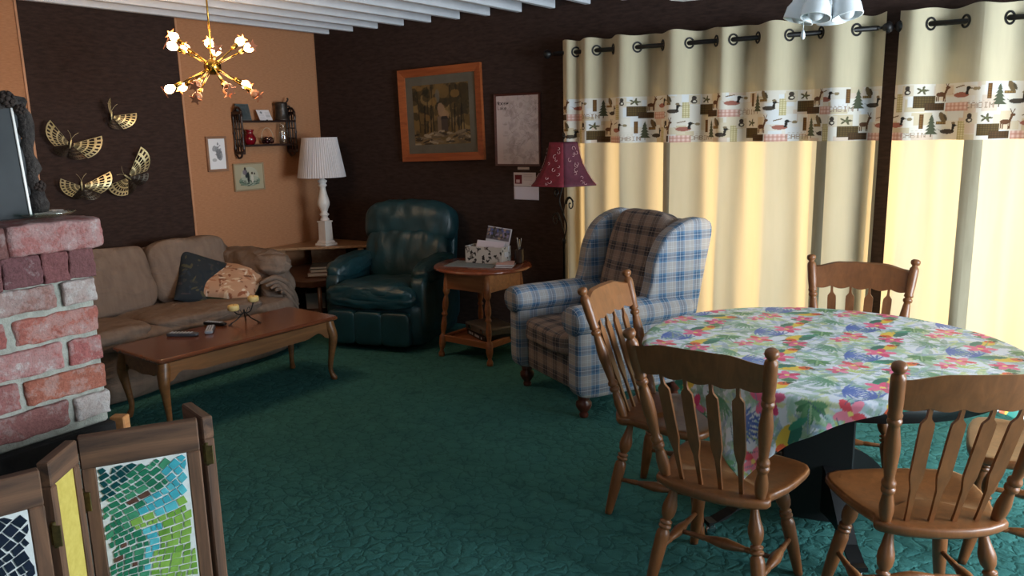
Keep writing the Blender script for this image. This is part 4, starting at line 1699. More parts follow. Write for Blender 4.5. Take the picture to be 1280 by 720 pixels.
def gath2(q):
    n_ = noise.noise_vector(Vector((q.x * 5, q.y * 2, q.z * 1.5 + 29))) * .014
    g = .010 * sin(q.x * 19 + 2 * q.z) * max(0, -q.z) ** 2
    return (n_.x * .6, n_.y + (g if q.y > 0 else 0), n_.z)


MB().pillow((0, -.30, .60), (.72, .24, .44), 4.0, 26, back, gath).build('lower_backrest', lea, rc)
MB().pillow((0, -.375, .86), (.80, .27, .38), 3.0, 26, back, gath2).build('head_pillow', lea, rc)
MB().pillow((0, -.43, .62), (.72, .10, .74), 7, 12, back).build('back_shell', lea, rc)

# ------------------------------------------------------------------ side table and its things
st = thing('side_table', 'round topped pine side table with a shelf between the two armchairs', 'side table', (-3.27, 4.555, 0), radians(-4))
P_ = WD['pine']
MB().lathe([(0, .632), (.31, .632), (.326, .636), (.332, .645), (.33, .654), (.32, .66), (0, .66)], 56, Matrix.Diagonal((1.06, 1.04, 1, 1)), cap=False).build('top', WD['pine_top'], st)
SL = [(.020, 0), (.022, .02), (.022, .04), (.012, .075), (.018, .10), (.024, .14), (.025, .16), (.0245, .235), (.018, .25), (.013, .265), (.017, .30), (.021, .37), (.016, .44), (.013, .47), (.022, .485), (.022, .50), (.014, .52), (.021, .56), (.023, .62), (.016, .68), (.012, .71), (.022, .735), (.0255, .75), (.0255, 1)]
hb, ht = .225, .175
for sx in (-1, 1):
    for sy in (-1, 1):
        MB().turned((sx * hb, sy * hb, 0), (sx * ht, sy * ht, .632), SL, 16).build('leg', P_, st)
for k in range(4):
    r = R3('Z', k * PI / 2)
    h2 = .195
    MB().box(r @ Vector((0, -h2 + .002, .565)), (2 * h2 - .02, .018, .132), r, .002).build('apron', P_, st)
    h3 = hb - .02
    MB().box(r @ Vector((0, -h3, .135)), (2 * h3, .026, .045), r, .003).build('rail', P_, st)
MB().box((0, 0, .128), (.40, .40, .018), bev=.002).build('shelf', P_, st)
zt = .66
mat_m = M('slate_blue_placemat', (120, 130, 134), .8, (108, 118, 122), nscale=90)
pm = MB().box((0, 0, .0025), (.36, .24, .005), bev=.002).build('placemat', mat_m, loc=(-3.31, 4.50, zt))
pm.rotation_euler = (0, 0, radians(14))
tag(pm, 'slate grey placemat under the patterned letter box', 'placemat')
lbx = Canvas(.30, .12, 76, 31, (178, 172, 166))
rq = random.Random(4)
for k in range(26):
    x, y, a = rq.uniform(0, .30), rq.uniform(0, .12), rq.uniform(0, 6)
    kk = rq.choice([(34, 32, 32), (40, 38, 36), (120, 114, 110)])
    for q in range(3):
        lbx.ell(x + rq.uniform(-.008, .008), y + rq.uniform(-.010, .010), .012, .005, kk, a + q)
lb = thing('letter_box', 'cream box with black leaf print holding mail on the side table', 'box', (-3.255, 4.60, zt + .005), radians(4), 'letter box')
del lb['group']
mb = MB()
n0 = 0
mb2 = picture_mesh(lbx, lambda u, v: (u - .15, -.065, v))
cols = [lbx.flat()]
mb2.grid(lambda a, b: (.15, -.065 + .13 * a, .12 * b), 30, 30)
c2 = Canvas(.13, .12, 31, 31, (178, 172, 166))
for k in range(10):
    c2.ell(rq.uniform(0, .13), rq.uniform(0, .12), .010, .004, (38, 36, 36), rq.uniform(0, 6))
cols.append(c2.flat())
mb2.grid(lambda a, b: (-.15, .065 - .13 * a, .12 * b), 30, 30)
cols.append(c2.flat())
mb2.grid(lambda a, b: (.15 - .30 * a, .065, .12 * b), 75, 30)
cols.append(lbx.flat())
mb2.grid(lambda a, b: (-.15 + .3 * a, -.065 + .13 * b, .002), 2, 2)
cols.append(np.tile(np.array(lin((120, 114, 108)), np.float32), (9, 1)))
body = mb2.build('body', print_m, lb, colors=np.concatenate(cols))
solid(body, .003, -1)
MB().box((.152, 0, .065), (.004, .05, .035), bev=.001).build('label_plate', M('pale_card', (200, 204, 212), .5), lb)
flyer = Canvas(.20, .15, 50, 38, (190, 190, 200))
flyer.rect(.0, .06, .19, .145, (96, 92, 100))
rq = random.Random(9)
for k in range(40):
    flyer.ell(rq.uniform(.01, .18), rq.uniform(.07, .14), .014, .008, rq.choice([(70, 64, 70), (130, 120, 150), (84, 92, 140), (150, 126, 110), (60, 60, 58)]), rq.uniform(0, 3))
for nm, lab, cv, w, h, off, a, tilt in (
        ('photo_flyer', 'printed photo flyer standing rearmost in the letter box', flyer, .20, .15, (.055, .03, .155), -9, -14),
        ('envelope', 'plain white envelope leaning in the letter box', None, .23, .11, (.01, -.01, .115), -5, -20)):
    r = Matrix.Rotation(radians(4), 3, 'Z') @ R3('X', radians(tilt)) @ R3('Y', radians(-a * .6))
    mb = MB()
    if cv is None:
        cv = Canvas(w, h, 40, 20, (206, 198, 210))
        for k in range(4):
            cv.rect(.08, .03 + k * .012, .15, .034 + k * .012, (176, 168, 180))
        cv.rect(.085, .0, .14, .02, (70, 64, 68))
    mb = picture_mesh(cv, lambda u, v: r @ Vector((u - w / 2, 0, v - .01)))
    o = mb.build(nm, print_m, None, loc=Vector((-3.255, 4.60, zt + .02)) + Vector(off) - Vector((0, 0, .075 if nm == 'envelope' else .06)), colors=cv.flat())
    solid(o, .0012)
    tag(o, lab, 'paper')
pc = thing('pencil_cup', 'dark brown cup of pens beside the letter box', 'cup', (-3.055, 4.70, zt))
cup_m = M('dark_brown_glaze', (58, 40, 32), .25, (46, 32, 26))
MB().lathe([(0, 0), (.034, 0), (.036, .01), (.035, .095), (.037, .10), (.034, .10), (.032, .01), (0, .008)], 22, cap=False).build('body', cup_m, pc)
pen_cols = [M('steel_pen', (170, 172, 176), .25, metal=.8), M('yellow_pen', (196, 172, 70), .4), M('dark_pen', (50, 48, 50), .4), M('white_pen', (206, 206, 206), .4)]
for k, (a, t, L) in enumerate(((20, 10, .17), (100, 8, .16), (170, 13, .15), (250, 9, .175), (310, 12, .165))):
    A = radians(a)
    d = Vector((cos(A) * sin(radians(t)), sin(A) * sin(radians(t)), cos(radians(t))))
    p = Vector((-3.055, 4.70, zt + .010)) - d * 0 + Vector((-cos(A) * .012, -sin(A) * .012, 0))
    o = MB().turned((0, 0, 0), d * L, [(.001, 0), (.0036, .05), (.0036, .95), (.0025, 1)], 8).build('pen' + ('.%03d' % k if k else ''), pen_cols[k % 4], None, loc=p)
    tag(o, 'slim pen standing in the dark brown cup', 'pen', 'pens in the brown cup')
nb_m = M('pink_notebook_cover', (196, 160, 156), .5, (184, 148, 144))
for k, (m, z, a, lab) in enumerate(((WD['pine_top'], 0, 24, 'flat reddish notebook under the pink pad on the side table'), (nb_m, .012, 30, 'pink pad lying on the right edge of the side table'))):
    b = thing('notebook' + ('.001' if k else ''), lab, 'notebook', (-3.07, 4.545, zt + z), radians(a), 'notebooks on the side table')
    MB().box((0, 0, .006), (.12, .17, .008), bev=.001).build('pages', paper, b)
    MB().box((0, 0, .0108), (.124, .174, .002), bev=.0005).build('cover', m, b)
zs = .137
gb = Canvas(.34, .045, 60, 10, (120, 116, 112))
for k, (nm, lab, l, w, h, z, m, a) in enumerate((
        ('board_game_box', 'black lettered box lowest on the side table shelf', .30, .24, .04, 0, M('black_box_card', (24, 24, 26), .4), -30),
        ('tin_case', 'grey metal case on top of the black box on the side table shelf', .33, .24, .055, .04, M('dull_tin', (112, 104, 98), .4, (92, 84, 80), metal=.4), -26))):
    b = thing(nm, lab, 'box', (-3.22, 4.56, zs + z), radians(a))
    MB().box((0, 0, h / 2), (l, w, h), bev=.008 if k else .002).build('body', m, b)
    if k:
        MB().box((0, 0, h * .72), (l + .006, w + .006, h * .5), bev=.006).build('lid', m, b)
        for x in (-.09, .09):
            MB().box((x, -w / 2 - .004, h * .5), (.035, .006, .026), bev=.002).build('clasp', chrome, b)
    else:
        for q in range(9):
            if q % 4 != 3:
                MB().box((-.11 + q * .026, -w / 2 - .0005, h * .5), (.016, .001, .016), bev=0).build('lettering' + ('.%03d' % q if q else ''), key_m, b)

# ------------------------------------------------------------------ floor lamp
fl = thing('floor_lamp', 'black scrolled floor lamp with a flared red patterned shade', 'lamp', (-2.745, 4.80, 0))
MB().lathe([(0, 0), (.14, 0), (.14, .012), (.10, .022), (.03, .032), (.016, .06), (.012, .08)], 32).build('base', iron, fl)
MB().turned((0, 0, .06), (0, 0, .84), [(.0105, 0), (.0105, .95), (.016, .96), (.016, .985), (.010, 1)], 12).build('pole', iron, fl)


def spiral(c, r0, turns, a0, plane):
    out = []
    for k in range(26):
        t = k / 25
        r = r0 * (1 - t) + .004
        a = a0 + turns * 2 * PI * t
        out.append(c + Vector(plane) * (r * cos(a)) + Vector((0, 0, 1)) * (r * sin(a)))
    return out


mb = MB()
mb.tube(catmull([(0, 0, .83), (.020, 0, .93), (-.010, 0, 1.02), (-.035, 0, 1.10), (-.012, 0, 1.19), (0, 0, 1.25)], 8), .006, 8)
vx = (.85, -.5, 0)
for c, r, a0, s in (((.062, -.02, 1.08), .048, PI, -1.4), ((-.08, .02, .965), .052, 0, 1.4), ((-.05, -.02, 1.15), .030, 0, 1.3)):
    pts = spiral(Vector(c), r, s, a0, vx if c[0] > 0 else vx)
    mb.tube(pts, [.0055 - .002 * i / 25 for i in range(26)], 7)
mb.tube(catmull([(0, 0, .87), (-.02, 0, .94), (-.055, .01, 1.015), (-.10, .02, .99)], 6), .005, 7)
mb.tube(catmull([(-.01, 0, 1.0), (.02, -.01, 1.10), (.055, -.02, 1.13), (.09, -.025, 1.10)], 6), .005, 7)
mb.build('scrollwork', iron, fl)
reds_m = [M('crimson_shade_cloth', (114, 19, 36), .8, (98, 15, 30), nscale=40), M('plum_shade_cloth', (84, 27, 46), .8, (70, 21, 37), nscale=40)]
curl_m = M('pale_curl_embroidery', (204, 160, 160), .7)
mb = MB()
SH = [(.250, 1.212), (.225, 1.235), (.185, 1.29), (.150, 1.35), (.125, 1.42), (.112, 1.48), (.108, 1.50)]


def shade_r(z):
    for (r0, z0), (r1, z1) in zip(SH, SH[1:]):
        if z0 <= z <= z1:
            return r0 + (r1 - r0) * (z - z0) / (z1 - z0)
    return SH[-1][0]


npan, sub = 6, 5
for pnl in range(npan):
    a0, a1 = radians(-60) + pnl * 2 * PI / npan, radians(-60) + (pnl + 1) * 2 * PI / npan
    vs_, fs = [], []
    for r, z in SH:
        for k in range(sub + 1):
            t = k / sub
            A, B = Vector((cos(a0), sin(a0))) * r, Vector((cos(a1), sin(a1))) * r
            p = A.lerp(B, t) * (1 + .02 * sin(PI * t))
            vs_.append((p.x, p.y, z))
    for i in range(len(SH) - 1):
        for k in range(sub):
            fs.append((i * (sub + 1) + k, i * (sub + 1) + k + 1, (i + 1) * (sub + 1) + k + 1, (i + 1) * (sub + 1) + k))
    mb.add(vs_, fs, (pnl + 1) % 2)
solid(mb.build('lamp_shade', reds_m, fl), .002)
mb = MB()
rq = random.Random(6)
for pnl in range(npan):
    am = radians(-60) + (pnl + .5) * 2 * PI / npan
    for k in range(11):
        z = 1.225 + .255 * k / 11 + rq.uniform(-.006, .006)
        w = shade_r(z) * .30
        du = rq.uniform(-w, w)
        r = shade_r(z) * .885 + .004
        slope = (shade_r(z + .01) - shade_r(z - .01)) / .02 if z < 1.48 else 0
        tdir = Vector((-sin(am), cos(am), 0))
        nd = Vector((cos(am), sin(am), 0))
        upd = (nd * slope + Vector((0, 0, 1))).normalized()
        c = nd * r + tdir * du + Vector((0, 0, z))
        rad, a0 = rq.uniform(.010, .018), rq.uniform(0, 6)
        pts = [c + tdir * (rad * (1 - .045 * i) * cos(a0 + i * .38)) + upd * (rad * (1 - .045 * i) * sin(a0 + i * .38)) + nd * .002 for i in range(13)]
        mb.tube(pts, .0016, 5)
mb.build('embroidered_curls', curl_m, fl)
mb = MB()
mb.tube([(0, 0, 1.24), (0, 0, 1.525)], .004, 8)
for k in range(3):
    mb.tube([(0, 0, 1.50), (.107 * cos(k * 2.1), .107 * sin(k * 2.1), 1.498)], .002, 5)
mb.build('harp', iron, fl)
mb = MB()
mb.tube(spiral(Vector((.0, 0, 1.545)), .020, 1.2, -PI / 2, vx), .004, 7)
mb.build('finial', iron, fl)

# ------------------------------------------------------------------ wing chair
pld = plaid_mat('blue_plaid_cloth')
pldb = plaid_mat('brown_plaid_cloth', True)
wc = thing('wing_chair', 'blue and tan plaid wing armchair behind the dining table', 'armchair', (-2.17, 4.205, 0), radians(151))
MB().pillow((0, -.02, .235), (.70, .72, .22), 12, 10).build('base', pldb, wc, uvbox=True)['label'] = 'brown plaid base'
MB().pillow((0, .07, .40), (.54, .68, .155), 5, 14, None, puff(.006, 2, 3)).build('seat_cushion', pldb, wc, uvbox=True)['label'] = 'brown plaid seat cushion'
tilt = R3('X', radians(15))
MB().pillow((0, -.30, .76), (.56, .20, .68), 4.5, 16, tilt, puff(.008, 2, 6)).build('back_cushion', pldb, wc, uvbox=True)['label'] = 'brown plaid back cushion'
MB().pillow((0, -.375, .66), (.72, .14, .80), 8, 14, tilt).build('back_frame', pld, wc, uvbox=True)
for s in (-1, 1):
    MB().pillow((s * .345, .02, .345), (.13, .76, .44), 9, 12).build('arm_panel', pld, wc, uvbox=True)
    mb = MB()
    prof = [(0, -.40), (.075, -.40), (.088, -.385), (.092, -.30), (.092, .30), (.088, .375), (.078, .392), (.04, .396), (0, .396)]
    mb.lathe([(r, z) for r, z in prof], 22, Matrix.Translation((s * .345, .025, .565)) @ Matrix.Rotation(-PI / 2, 4, 'X') @ Matrix.Diagonal((1.12, .92, 1, 1)), cap=False)
    mb.build('armrest', pld, wc, uvbox=True)
    # wing: a padded shape in the side plane
    ol = catmull([(-.40, .46), (-.47, .80), (-.51, 1.02), (-.44, 1.075), (-.32, 1.06), (-.20, .99), (-.125, .86), (-.10, .73), (-.07, .58), (-.20, .50)], 5)
    ol = [Vector((p.x, p.y, 0)) for p in ol]
    c = sum(ol, Vector()) / len(ol)
    rows_ = []
    for ins, xo in ((.30, -.055), (.90, -.052), (.98, -.042), (1.0, -.02), (1.0, .02), (.98, .042), (.90, .052), (.30, .055)):
        rows_.append([(s * .345 + s * xo + s * .02 * ((p.x + .1) / -.4), (c + (p - c) * ins).x, (c + (p - c) * ins).y) for p in ol])
    n = len(ol)
    vs_ = [p for q in rows_ for p in q]
    fs = [(i * n + k, i * n + (k + 1) % n, (i + 1) * n + (k + 1) % n, (i + 1) * n + k) for i in range(len(rows_) - 1) for k in range(n)]
    fs += [tuple(reversed(range(n))), tuple(range((len(rows_) - 1) * n, len(rows_) * n))]
    if s > 0:
        fs = [tuple(reversed(q)) for q in fs]
    mb = MB()
    mb.add(vs_, fs)
    mb.build('wing', pld, wc, uvbox=True, fix=True)
foot = M('reddish_turned_foot', (92, 44, 30), .3, (70, 32, 22))
for x, y in ((-.33, .32), (.33, .32), (-.30, -.34), (.30, -.34)):
    MB().lathe([(.018, 0), (.024, .004), (.026, .02), (.020, .032), (.034, .048), (.045, .07), (.043, .092), (.030, .105), (.034, .112), (.034, .135)], 20, Matrix.Translation((x, y, 0))).build('foot', foot, wc)

# ------------------------------------------------------------------ pictures on the walls
def frame_on_back(name, label, cat, c, w, h, fw_, fd, fm, cv, mat_w=0.0, mat_c=None, tilt=0.0, group=None):
    """framed picture on the back wall; c = centre (x, z)"""
    r = thing(name, label, cat, (c[0], YB - .001, c[1]), 0, group)
    r.rotation_euler = (0, -tilt, 0)
    for k, (a, hl) in enumerate(((0, w), (90, h), (180, w), (270, h))):
        o = (h if k % 2 == 0 else w) / 2
        q = R3('Y', radians(a))
        # mitred moulding
        ol = [(-hl / 2, o), (hl / 2, o), (hl / 2 - fw_, o - fw_), (-hl / 2 + fw_, o - fw_)]
        vs_ = []
        for y, s in ((0, 0), (-fd, 0)):
            for i, (x, z) in enumerate(ol):
                yy = y
                if y and i >= 2:
                    yy = -fd * .55
                vs_.append(q @ Vector((x, yy, z)))
        mb = MB()
        mb.add(vs_, [(0, 1, 2, 3), (7, 6, 5, 4), (0, 4, 5, 1), (1, 5, 6, 2), (2, 6, 7, 3), (3, 7, 4, 0)], smooth=False)
        mb.build('frame_side', fm, r)
    iw, ih = w - 2 * fw_, h - 2 * fw_
    if mat_w:
        MB().box((0, -.006, 0), (iw, .004, ih), bev=0).build('mount', M('grey_green_mount', mat_c, .9), r)
    pw, ph = iw - 2 * mat_w, ih - 2 * mat_w
    mb = picture_mesh(cv, lambda u, v: (u / cv.w * pw - pw / 2, -.0095, v / cv.h * ph - ph / 2))
    mb.build('print', print_m, r, colors=cv.flat())
    return r


rq = random.Random(21)
wcv = Canvas(.52, .46, 104, 92, (112, 92, 62))
for k in range(120):
    wcv.ell(rq.uniform(0, .52), rq.uniform(.08, .46), rq.uniform(.02, .06), rq.uniform(.03, .07), rq.choice([(66, 54, 34), (110, 86, 50), (84, 66, 38), (50, 44, 32), (128, 104, 66)]), rq.uniform(0, 3), .7)
wcv.ell(.27, .25, .035, .07, (150, 120, 94), .3, .8)
wcv.ell(.235, .37, .022, .05, (104, 98, 88), 0, .7)
wcv.ell(.30, .22, .035, .04, (150, 118, 88), 0, .7)
for x in (.06, .13, .19, .36, .42, .47):
    wcv.line((x, .10), (x + rq.uniform(-.03, .03), .44), rq.uniform(.008, .02), (44, 38, 28), .75)
for k in range(22):
    wcv.ell(rq.choice([rq.uniform(0, .2), rq.uniform(.34, .52)]), rq.uniform(.18, .44), rq.uniform(.02, .045), rq.uniform(.02, .05), rq.choice([(60, 50, 32), (122, 92, 50), (44, 40, 28)]), rq.uniform(0, 3), .7)
for x in (.10, .16, .38, .44):
    wcv.line((x, .09), (x + .012, .30), .012, (36, 31, 24), .9)
wcv.rect(.225, .10, .26, .215, (112, 92, 74))
wcv.rect(.26, .10, .32, .19, (70, 58, 50))
wcv.poly([(.255, .19), (.33, .19), (.315, .215), (.265, .215)], (52, 44, 40))
for k in range(44):
    wcv.ell(rq.uniform(0, .52), rq.uniform(0, .10), rq.uniform(.02, .06), rq.uniform(.005, .014), rq.choice([(120, 104, 84), (56, 48, 40), (90, 76, 58), (150, 134, 112), (40, 36, 32)]), rq.uniform(-.4, .5), .85)
frame_on_back('framed_painting', 'large woodland watercolour in a wide orange wood frame on the brown wall', 'picture', (-4.098, 1.722), .835, .74, .062, .032, WD['frame'], wcv, .070, (96, 90, 78), radians(1.4))

mcv = Canvas(.37, .50, 112, 150, (182, 166, 164))
for k in range(220):
    x, y, a = rq.uniform(.06, .37), rq.uniform(0, .5), rq.uniform(0, 6.3)
    mcv.ell(x, y, rq.uniform(.01, .04), rq.uniform(.006, .02), rq.choice([(150, 136, 134), (172, 160, 156), (142, 126, 122), (180, 166, 164)]), a, .35)
for k in range(46):
    p = Vector((rq.uniform(.07, .37), rq.uniform(0, .5)))
    a = rq.uniform(0, 6.3)
    for q in range(9):
        a += rq.uniform(-.7, .7)
        p2 = p + Vector((cos(a), sin(a))) * .014
        mcv.line(p, p2, .0022, (120, 106, 106), .6)
        p = p2
mcv.rect(0, 0, .055, .5, (186, 168, 166), .8)
mcv.text('Moose', .005, .435, .026, (26, 22, 22), 1, 5.6)
mcv.text('Lake', .010, .400, .026, (26, 22, 22), 1, 5.6)
frame_on_back('framed_map', 'pale lake map in a thin dark red frame beside the red lamp', 'map', (-3.368, 1.585), .408, .542, .016, .018, WD['mapframe'], mcv)

crd = Canvas(.20, .105, 50, 27, (196, 184, 184))
crd.rect(.012, .018, .075, .088, (104, 40, 44))
crd.rect(.022, .026, .056, .052, (190, 160, 160))
for k in range(4):
    crd.rect(.09, .048 + k * .013, .17, .052 + k * .013, (168, 154, 156))
for nm, lab, cv, x, z, w, h in (
        ('wall_card', 'white card with a dark red square pinned under the map', crd, -3.315, 1.213, .20, .105),
        ('wall_card.001', 'plain white note pinned lowest on the brown wall', Canvas(.225, .10, 20, 12, (206, 200, 214)), -3.303, 1.108, .225, .10),
        ('wall_card.002', 'narrow white label strip directly under the framed map', Canvas(.105, .02, 20, 4, (180, 166, 160)), -3.325, 1.297, .105, .02)):
    mb = picture_mesh(cv, lambda u, v: (u - w / 2, 0, v - h / 2))
    o = mb.build(nm, print_m, None, loc=(x, YB - .003, z), colors=cv.flat())
    solid(o, .0015, -1)
    tag(o, lab, 'card')


def on_left(name, label, c, w, h, fm, cv, t=.018, fw_=.012):
    """small picture on the left wall; c = centre (y, z)"""
    r = thing(name, label, 'picture', (XL + .001, c[0], c[1]))
    mb = MB()
    mb.box((t / 2, 0, h / 2 - fw_ / 2), (t, w, fw_), bev=.002)
    mb.box((t / 2, 0, -h / 2 + fw_ / 2), (t, w, fw_), bev=.002)
    for s in (-1, 1):
        mb.box((t / 2, s * (w / 2 - fw_ / 2), 0), (t, fw_, h - 2 * fw_), bev=.002)
    mb.box((.004, 0, 0), (.006, w - .01, h - .01), bev=0)
    mb.build('frame', fm, r)
    pw, ph = w - 2 * fw_, h - 2 * fw_
    picture_mesh(cv, lambda u, v: (t * .7, u / cv.w * pw - pw / 2, v / cv.h * ph - ph / 2)).build('print', print_m, r, colors=cv.flat())
    return r


c1 = Canvas(.16, .25, 48, 75, (226, 224, 226))
for k in range(70):
    a = rq.uniform(0, 6.3)
    c1.ell(.08 + .030 * cos(a) * rq.random() + .012, .14 + .07 * sin(a) * rq.random(), rq.uniform(.004, .014), rq.uniform(.003, .010), rq.choice([(120, 120, 124), (150, 150, 154), (90, 90, 94), (170, 170, 172)]), a, .8)
c1.ell(.10, .12, .03, .05, (112, 112, 116), .2, .8)
c1.ell(.055, .17, .018, .025, (134, 134, 138), -.4, .8)
c1.ell(.05, .075, .022, .014, (150, 150, 150), 0, .7)
on_left('small_framed_print', 'narrow framed grey sketch with a white ground on the tan wall', (4.080, 1.449), .19, .275, M('brown_slim_frame', (146, 106, 80), .5), c1, .018, .019)
c2_ = Canvas(.29, .21, 87, 63, (166, 156, 130))
c2_.ell(.145, .07, .11, .045, (112, 128, 112), 0, .9)
c2_.ell(.15, .11, .09, .08, (176, 176, 160), 0, .6)
for k in range(40):
    c2_.ell(rq.uniform(.05, .24), rq.uniform(.03, .075), .012, .004, rq.choice([(70, 92, 76), (96, 112, 96), (54, 70, 60)]), 0, .8)
c2_.ell(.115, .13, .014, .035, (44, 48, 52))
c2_.ell(.10, .145, .022, .022, (110, 100, 110), 0, .9)
c2_.ell(.105, .175, .011, .013, (60, 50, 46))
c2_.ell(.135, .10, .012, .05, (40, 44, 44))
c2_.ell(.175, .09, .014, .035, (190, 184, 170))
c2_.ell(.175, .135, .010, .011, (66, 54, 46))
c2_.ell(.20, .13, .008, .009, (70, 60, 54))
on_left('small_picture_panel', 'faded picture of small figures on green, unframed, under the wall shelf', (4.370, 1.252), .305, .225, M('faded_panel_edge', (158, 136, 106), .7), c2_, .020, .012)

# ------------------------------------------------------------------ wall shelf and its things
SX = XL + .002
sh = thing('wall_shelf', 'dark fretwork wall shelf with two boards on the tan wall', 'shelf', (SX, 4.535, 1.60))
DK = WD['dark']
D_ = .125
y0s, y1s = -.275, .275
for nm, z in (('shelf_board', .098), ('shelf_board', -.095)):
    MB().box((D_ / 2, 0, z), (D_, y1s - y0s, .016), bev=.002).build(nm, DK, sh)
for s in (-1, 1):
    y = s * .275
    mb = MB()
    for z in (-.150, .165):
        mb.box((D_ / 2, y, z), (D_ * .96, .018, .026), bev=.003)
    for xx in (.010, D_ - .012):
        mb.turned((xx, y, -.145), (xx, y, .16), [(.010, 0), (.013, .1), (.009, .2), (.009, .45), (.014, .5), (.009, .55), (.009, .8), (.013, .9), (.010, 1)], 8)
    for xx in (D_ * .36, D_ * .62):
        mb.turned((xx, y, -.145), (xx, y, .16), [(.006, 0), (.009, .25), (.006, .5), (.009, .75), (.006, 1)], 6)
    for z in (-.045, .04):
        mb.box((D_ / 2, y, z), (D_ * .9, .010, .010), bev=.002)
    mb.tube(catmull([(.01, y, -.155), (.04, y, -.190), (.07, y, -.185), (.085, y, -.165), (.07, y, -.155)], 6), .009, 7)
    mb.tube(catmull([(.02, y, .170), (.05, y, .205), (.085, y, .205), (.105, y, .185), (.115, y, .172)], 6), .010, 7)
    mb.build('side_bracket', DK, sh)
zt1, zt0 = 1.60 + .1045, 1.60 - .0885
XS = SX + .065


def sit(name, label, cat, y, z, x=XS, rz=0.0, group=None):
    return thing(name, label, cat, (x, y, z), rz, group)


g1 = sit('slate_picture', 'slate grey embossed square picture leaning at the left of the top board', 'picture', 4.335, zt1, SX + .060)
slate2 = M('slate_relief', (70, 78, 80), .6, (54, 62, 64), nscale=30, bscale=70, bstr=.8)
q = R3('Y', radians(-14))
MB().box(q @ Vector((0, 0, .068)), (.010, .128, .135), q, .002).build('panel', slate2, g1)
mb = MB()
for a, b, c, d in ((0, .132, .128, .008), (0, .004, .128, .008), (-.06, .068, .008, .135), (.06, .068, .008, .135)):
    mb.box(q @ Vector((.007, a, b)), (.006, c, d), q, .001)
mb.build('rim', M('slate_rim', (92, 98, 98), .5), g1)
g2 = sit('white_card_display', 'open white printed card leaning at the middle of the top board', 'card', 4.535, zt1, SX + .085)
cc = Canvas(.13, .095, 52, 38, (222, 216, 218))
cc.ell(.04, .07, .012, .010, (130, 130, 134))
for k in range(7):
    cc.rect(.078, .025 + k * .008, .12, .028 + k * .008, (170, 166, 170))
    cc.rect(.015, .012 + k * .006, .06, .014 + k * .006, (188, 184, 188))
q2 = R3('X', radians(0)) @ R3('Y', radians(-28))
mb = picture_mesh(cc, lambda u, v: q2 @ Vector((0, u - .065, v + .004)))
solid(mb.build('card', print_m, g2, colors=cc.flat()), .003, -1)
MB().tube([(-.045, 0, .07), (-.03, 0, .004), (.012, 0, .004)], .004, 6).build('easel', DK, g2)
pew = M('dark_pewter', (74, 66, 60), .4, (52, 46, 42), metal=.6, nscale=25, bscale=50, bstr=.5)
g3 = sit('tankard', 'dark pewter lidded tankard at the right end of the top board', 'tankard', 4.715, zt1)
MB().lathe([(0, 0), (.060, 0), (.062, .008), (.056, .016), (.053, .05), (.050, .125), (.053, .132), (.053, .140), (.047, .150), (.02, .154), (0, .155)], 28, cap=False).build('body', pew, g3)
MB().tube(catmull([(0, .050, .115), (0, .085, .118), (0, .100, .085), (0, .088, .045), (0, .053, .03)], 6), .0075, 8).build('handle', pew, g3)
MB().tube(catmull([(0, .050, .145), (0, .068, .160), (0, .078, .178), (0, .070, .185)], 5), .007, 7).build('thumb_lift', pew, g3)
red_g = M('ruby_glass', (120, 12, 26), .08, (96, 8, 20), spec=.7)
g4 = MB().lathe([(0, 0), (.028, 0), (.036, .008), (.048, .03), (.049, .055), (.038, .078), (.028, .092), (.032, .108), (.040, .122), (.037, .123), (.028, .11), (.024, .092), (0, .08)], 28, cap=False).build('ruby_vase', red_g, loc=(XS, 4.365, zt0))
tag(g4, 'small ruby red glass vase at the left of the lower board', 'vase')
clear = glass_mat('clear_glass', (.93, .95, .95), gloss=.10)
g5 = sit('glass_basket', 'round glass basket with a high hoop handle on the lower board', 'basket', 4.545, zt0)
MB().lathe([(0, 0), (.030, 0), (.045, .012), (.058, .035), (.060, .055), (.056, .055), (.052, .03), (.03, .008), (0, .006)], 28, cap=False).build('bowl', clear, g5)
MB().tube([(0, .060 * cos(a), .05 + .085 * sin(a)) for a in [PI * k / 24 for k in range(25)]], .0028, 7).build('handle', M('pale_glass_handle', (196, 176, 150), .15, spec=.8), g5)
berry = M('dark_red_berries', (70, 10, 18), .2, (48, 6, 12), spec=.7)
k = 0
for (x, y, z) in ((-.02, -.025, .022), (.02, -.022, .022), (0, .004, .020), (-.02, .028, .023), (.022, .026, .023), (.0, -.012, .046), (.012, .02, .046)):
    o = MB().pillow((0, 0, 0), (.036, .036, .034), 2, 6).build('dark_berry' if k == 0 else 'dark_berry.%03d' % k, berry, loc=(XS + x, 4.545 + y, zt0 + z))
    tag(o, 'dark red glossy ball inside the round glass basket', 'ball', 'dark red balls in the glass basket')
    k += 1
g6 = sit('glass_jar', 'clear tall glass jar at the right end of the lower board', 'jar', 4.715, zt0)
MB().lathe([(0, 0), (.036, 0), (.038, .006), (.038, .105), (.034, .120), (.027, .130), (.027, .150), (.024, .150), (.024, .13), (.033, .116), (.035, .10), (.035, .008), (0, .005)], 28, cap=False).build('body', clear, g6)
MB().lathe([(0, 0), (.028, 0), (.028, .012), (.012, .016), (.010, .026), (0, .028)], 18, Matrix.Translation((0, 0, .150)), cap=False).build('stopper', clear, g6)

# ------------------------------------------------------------------ brass butterflies
dark_brass = M('dark_brass_sheet', (58, 48, 34), .4, (40, 33, 24), metal=.6)  # darker brass colour of the hind wings
brass_leaf = M('thin_brass_wing', (226, 210, 164), .35, (196, 176, 124), metal=.55, nscale=14)


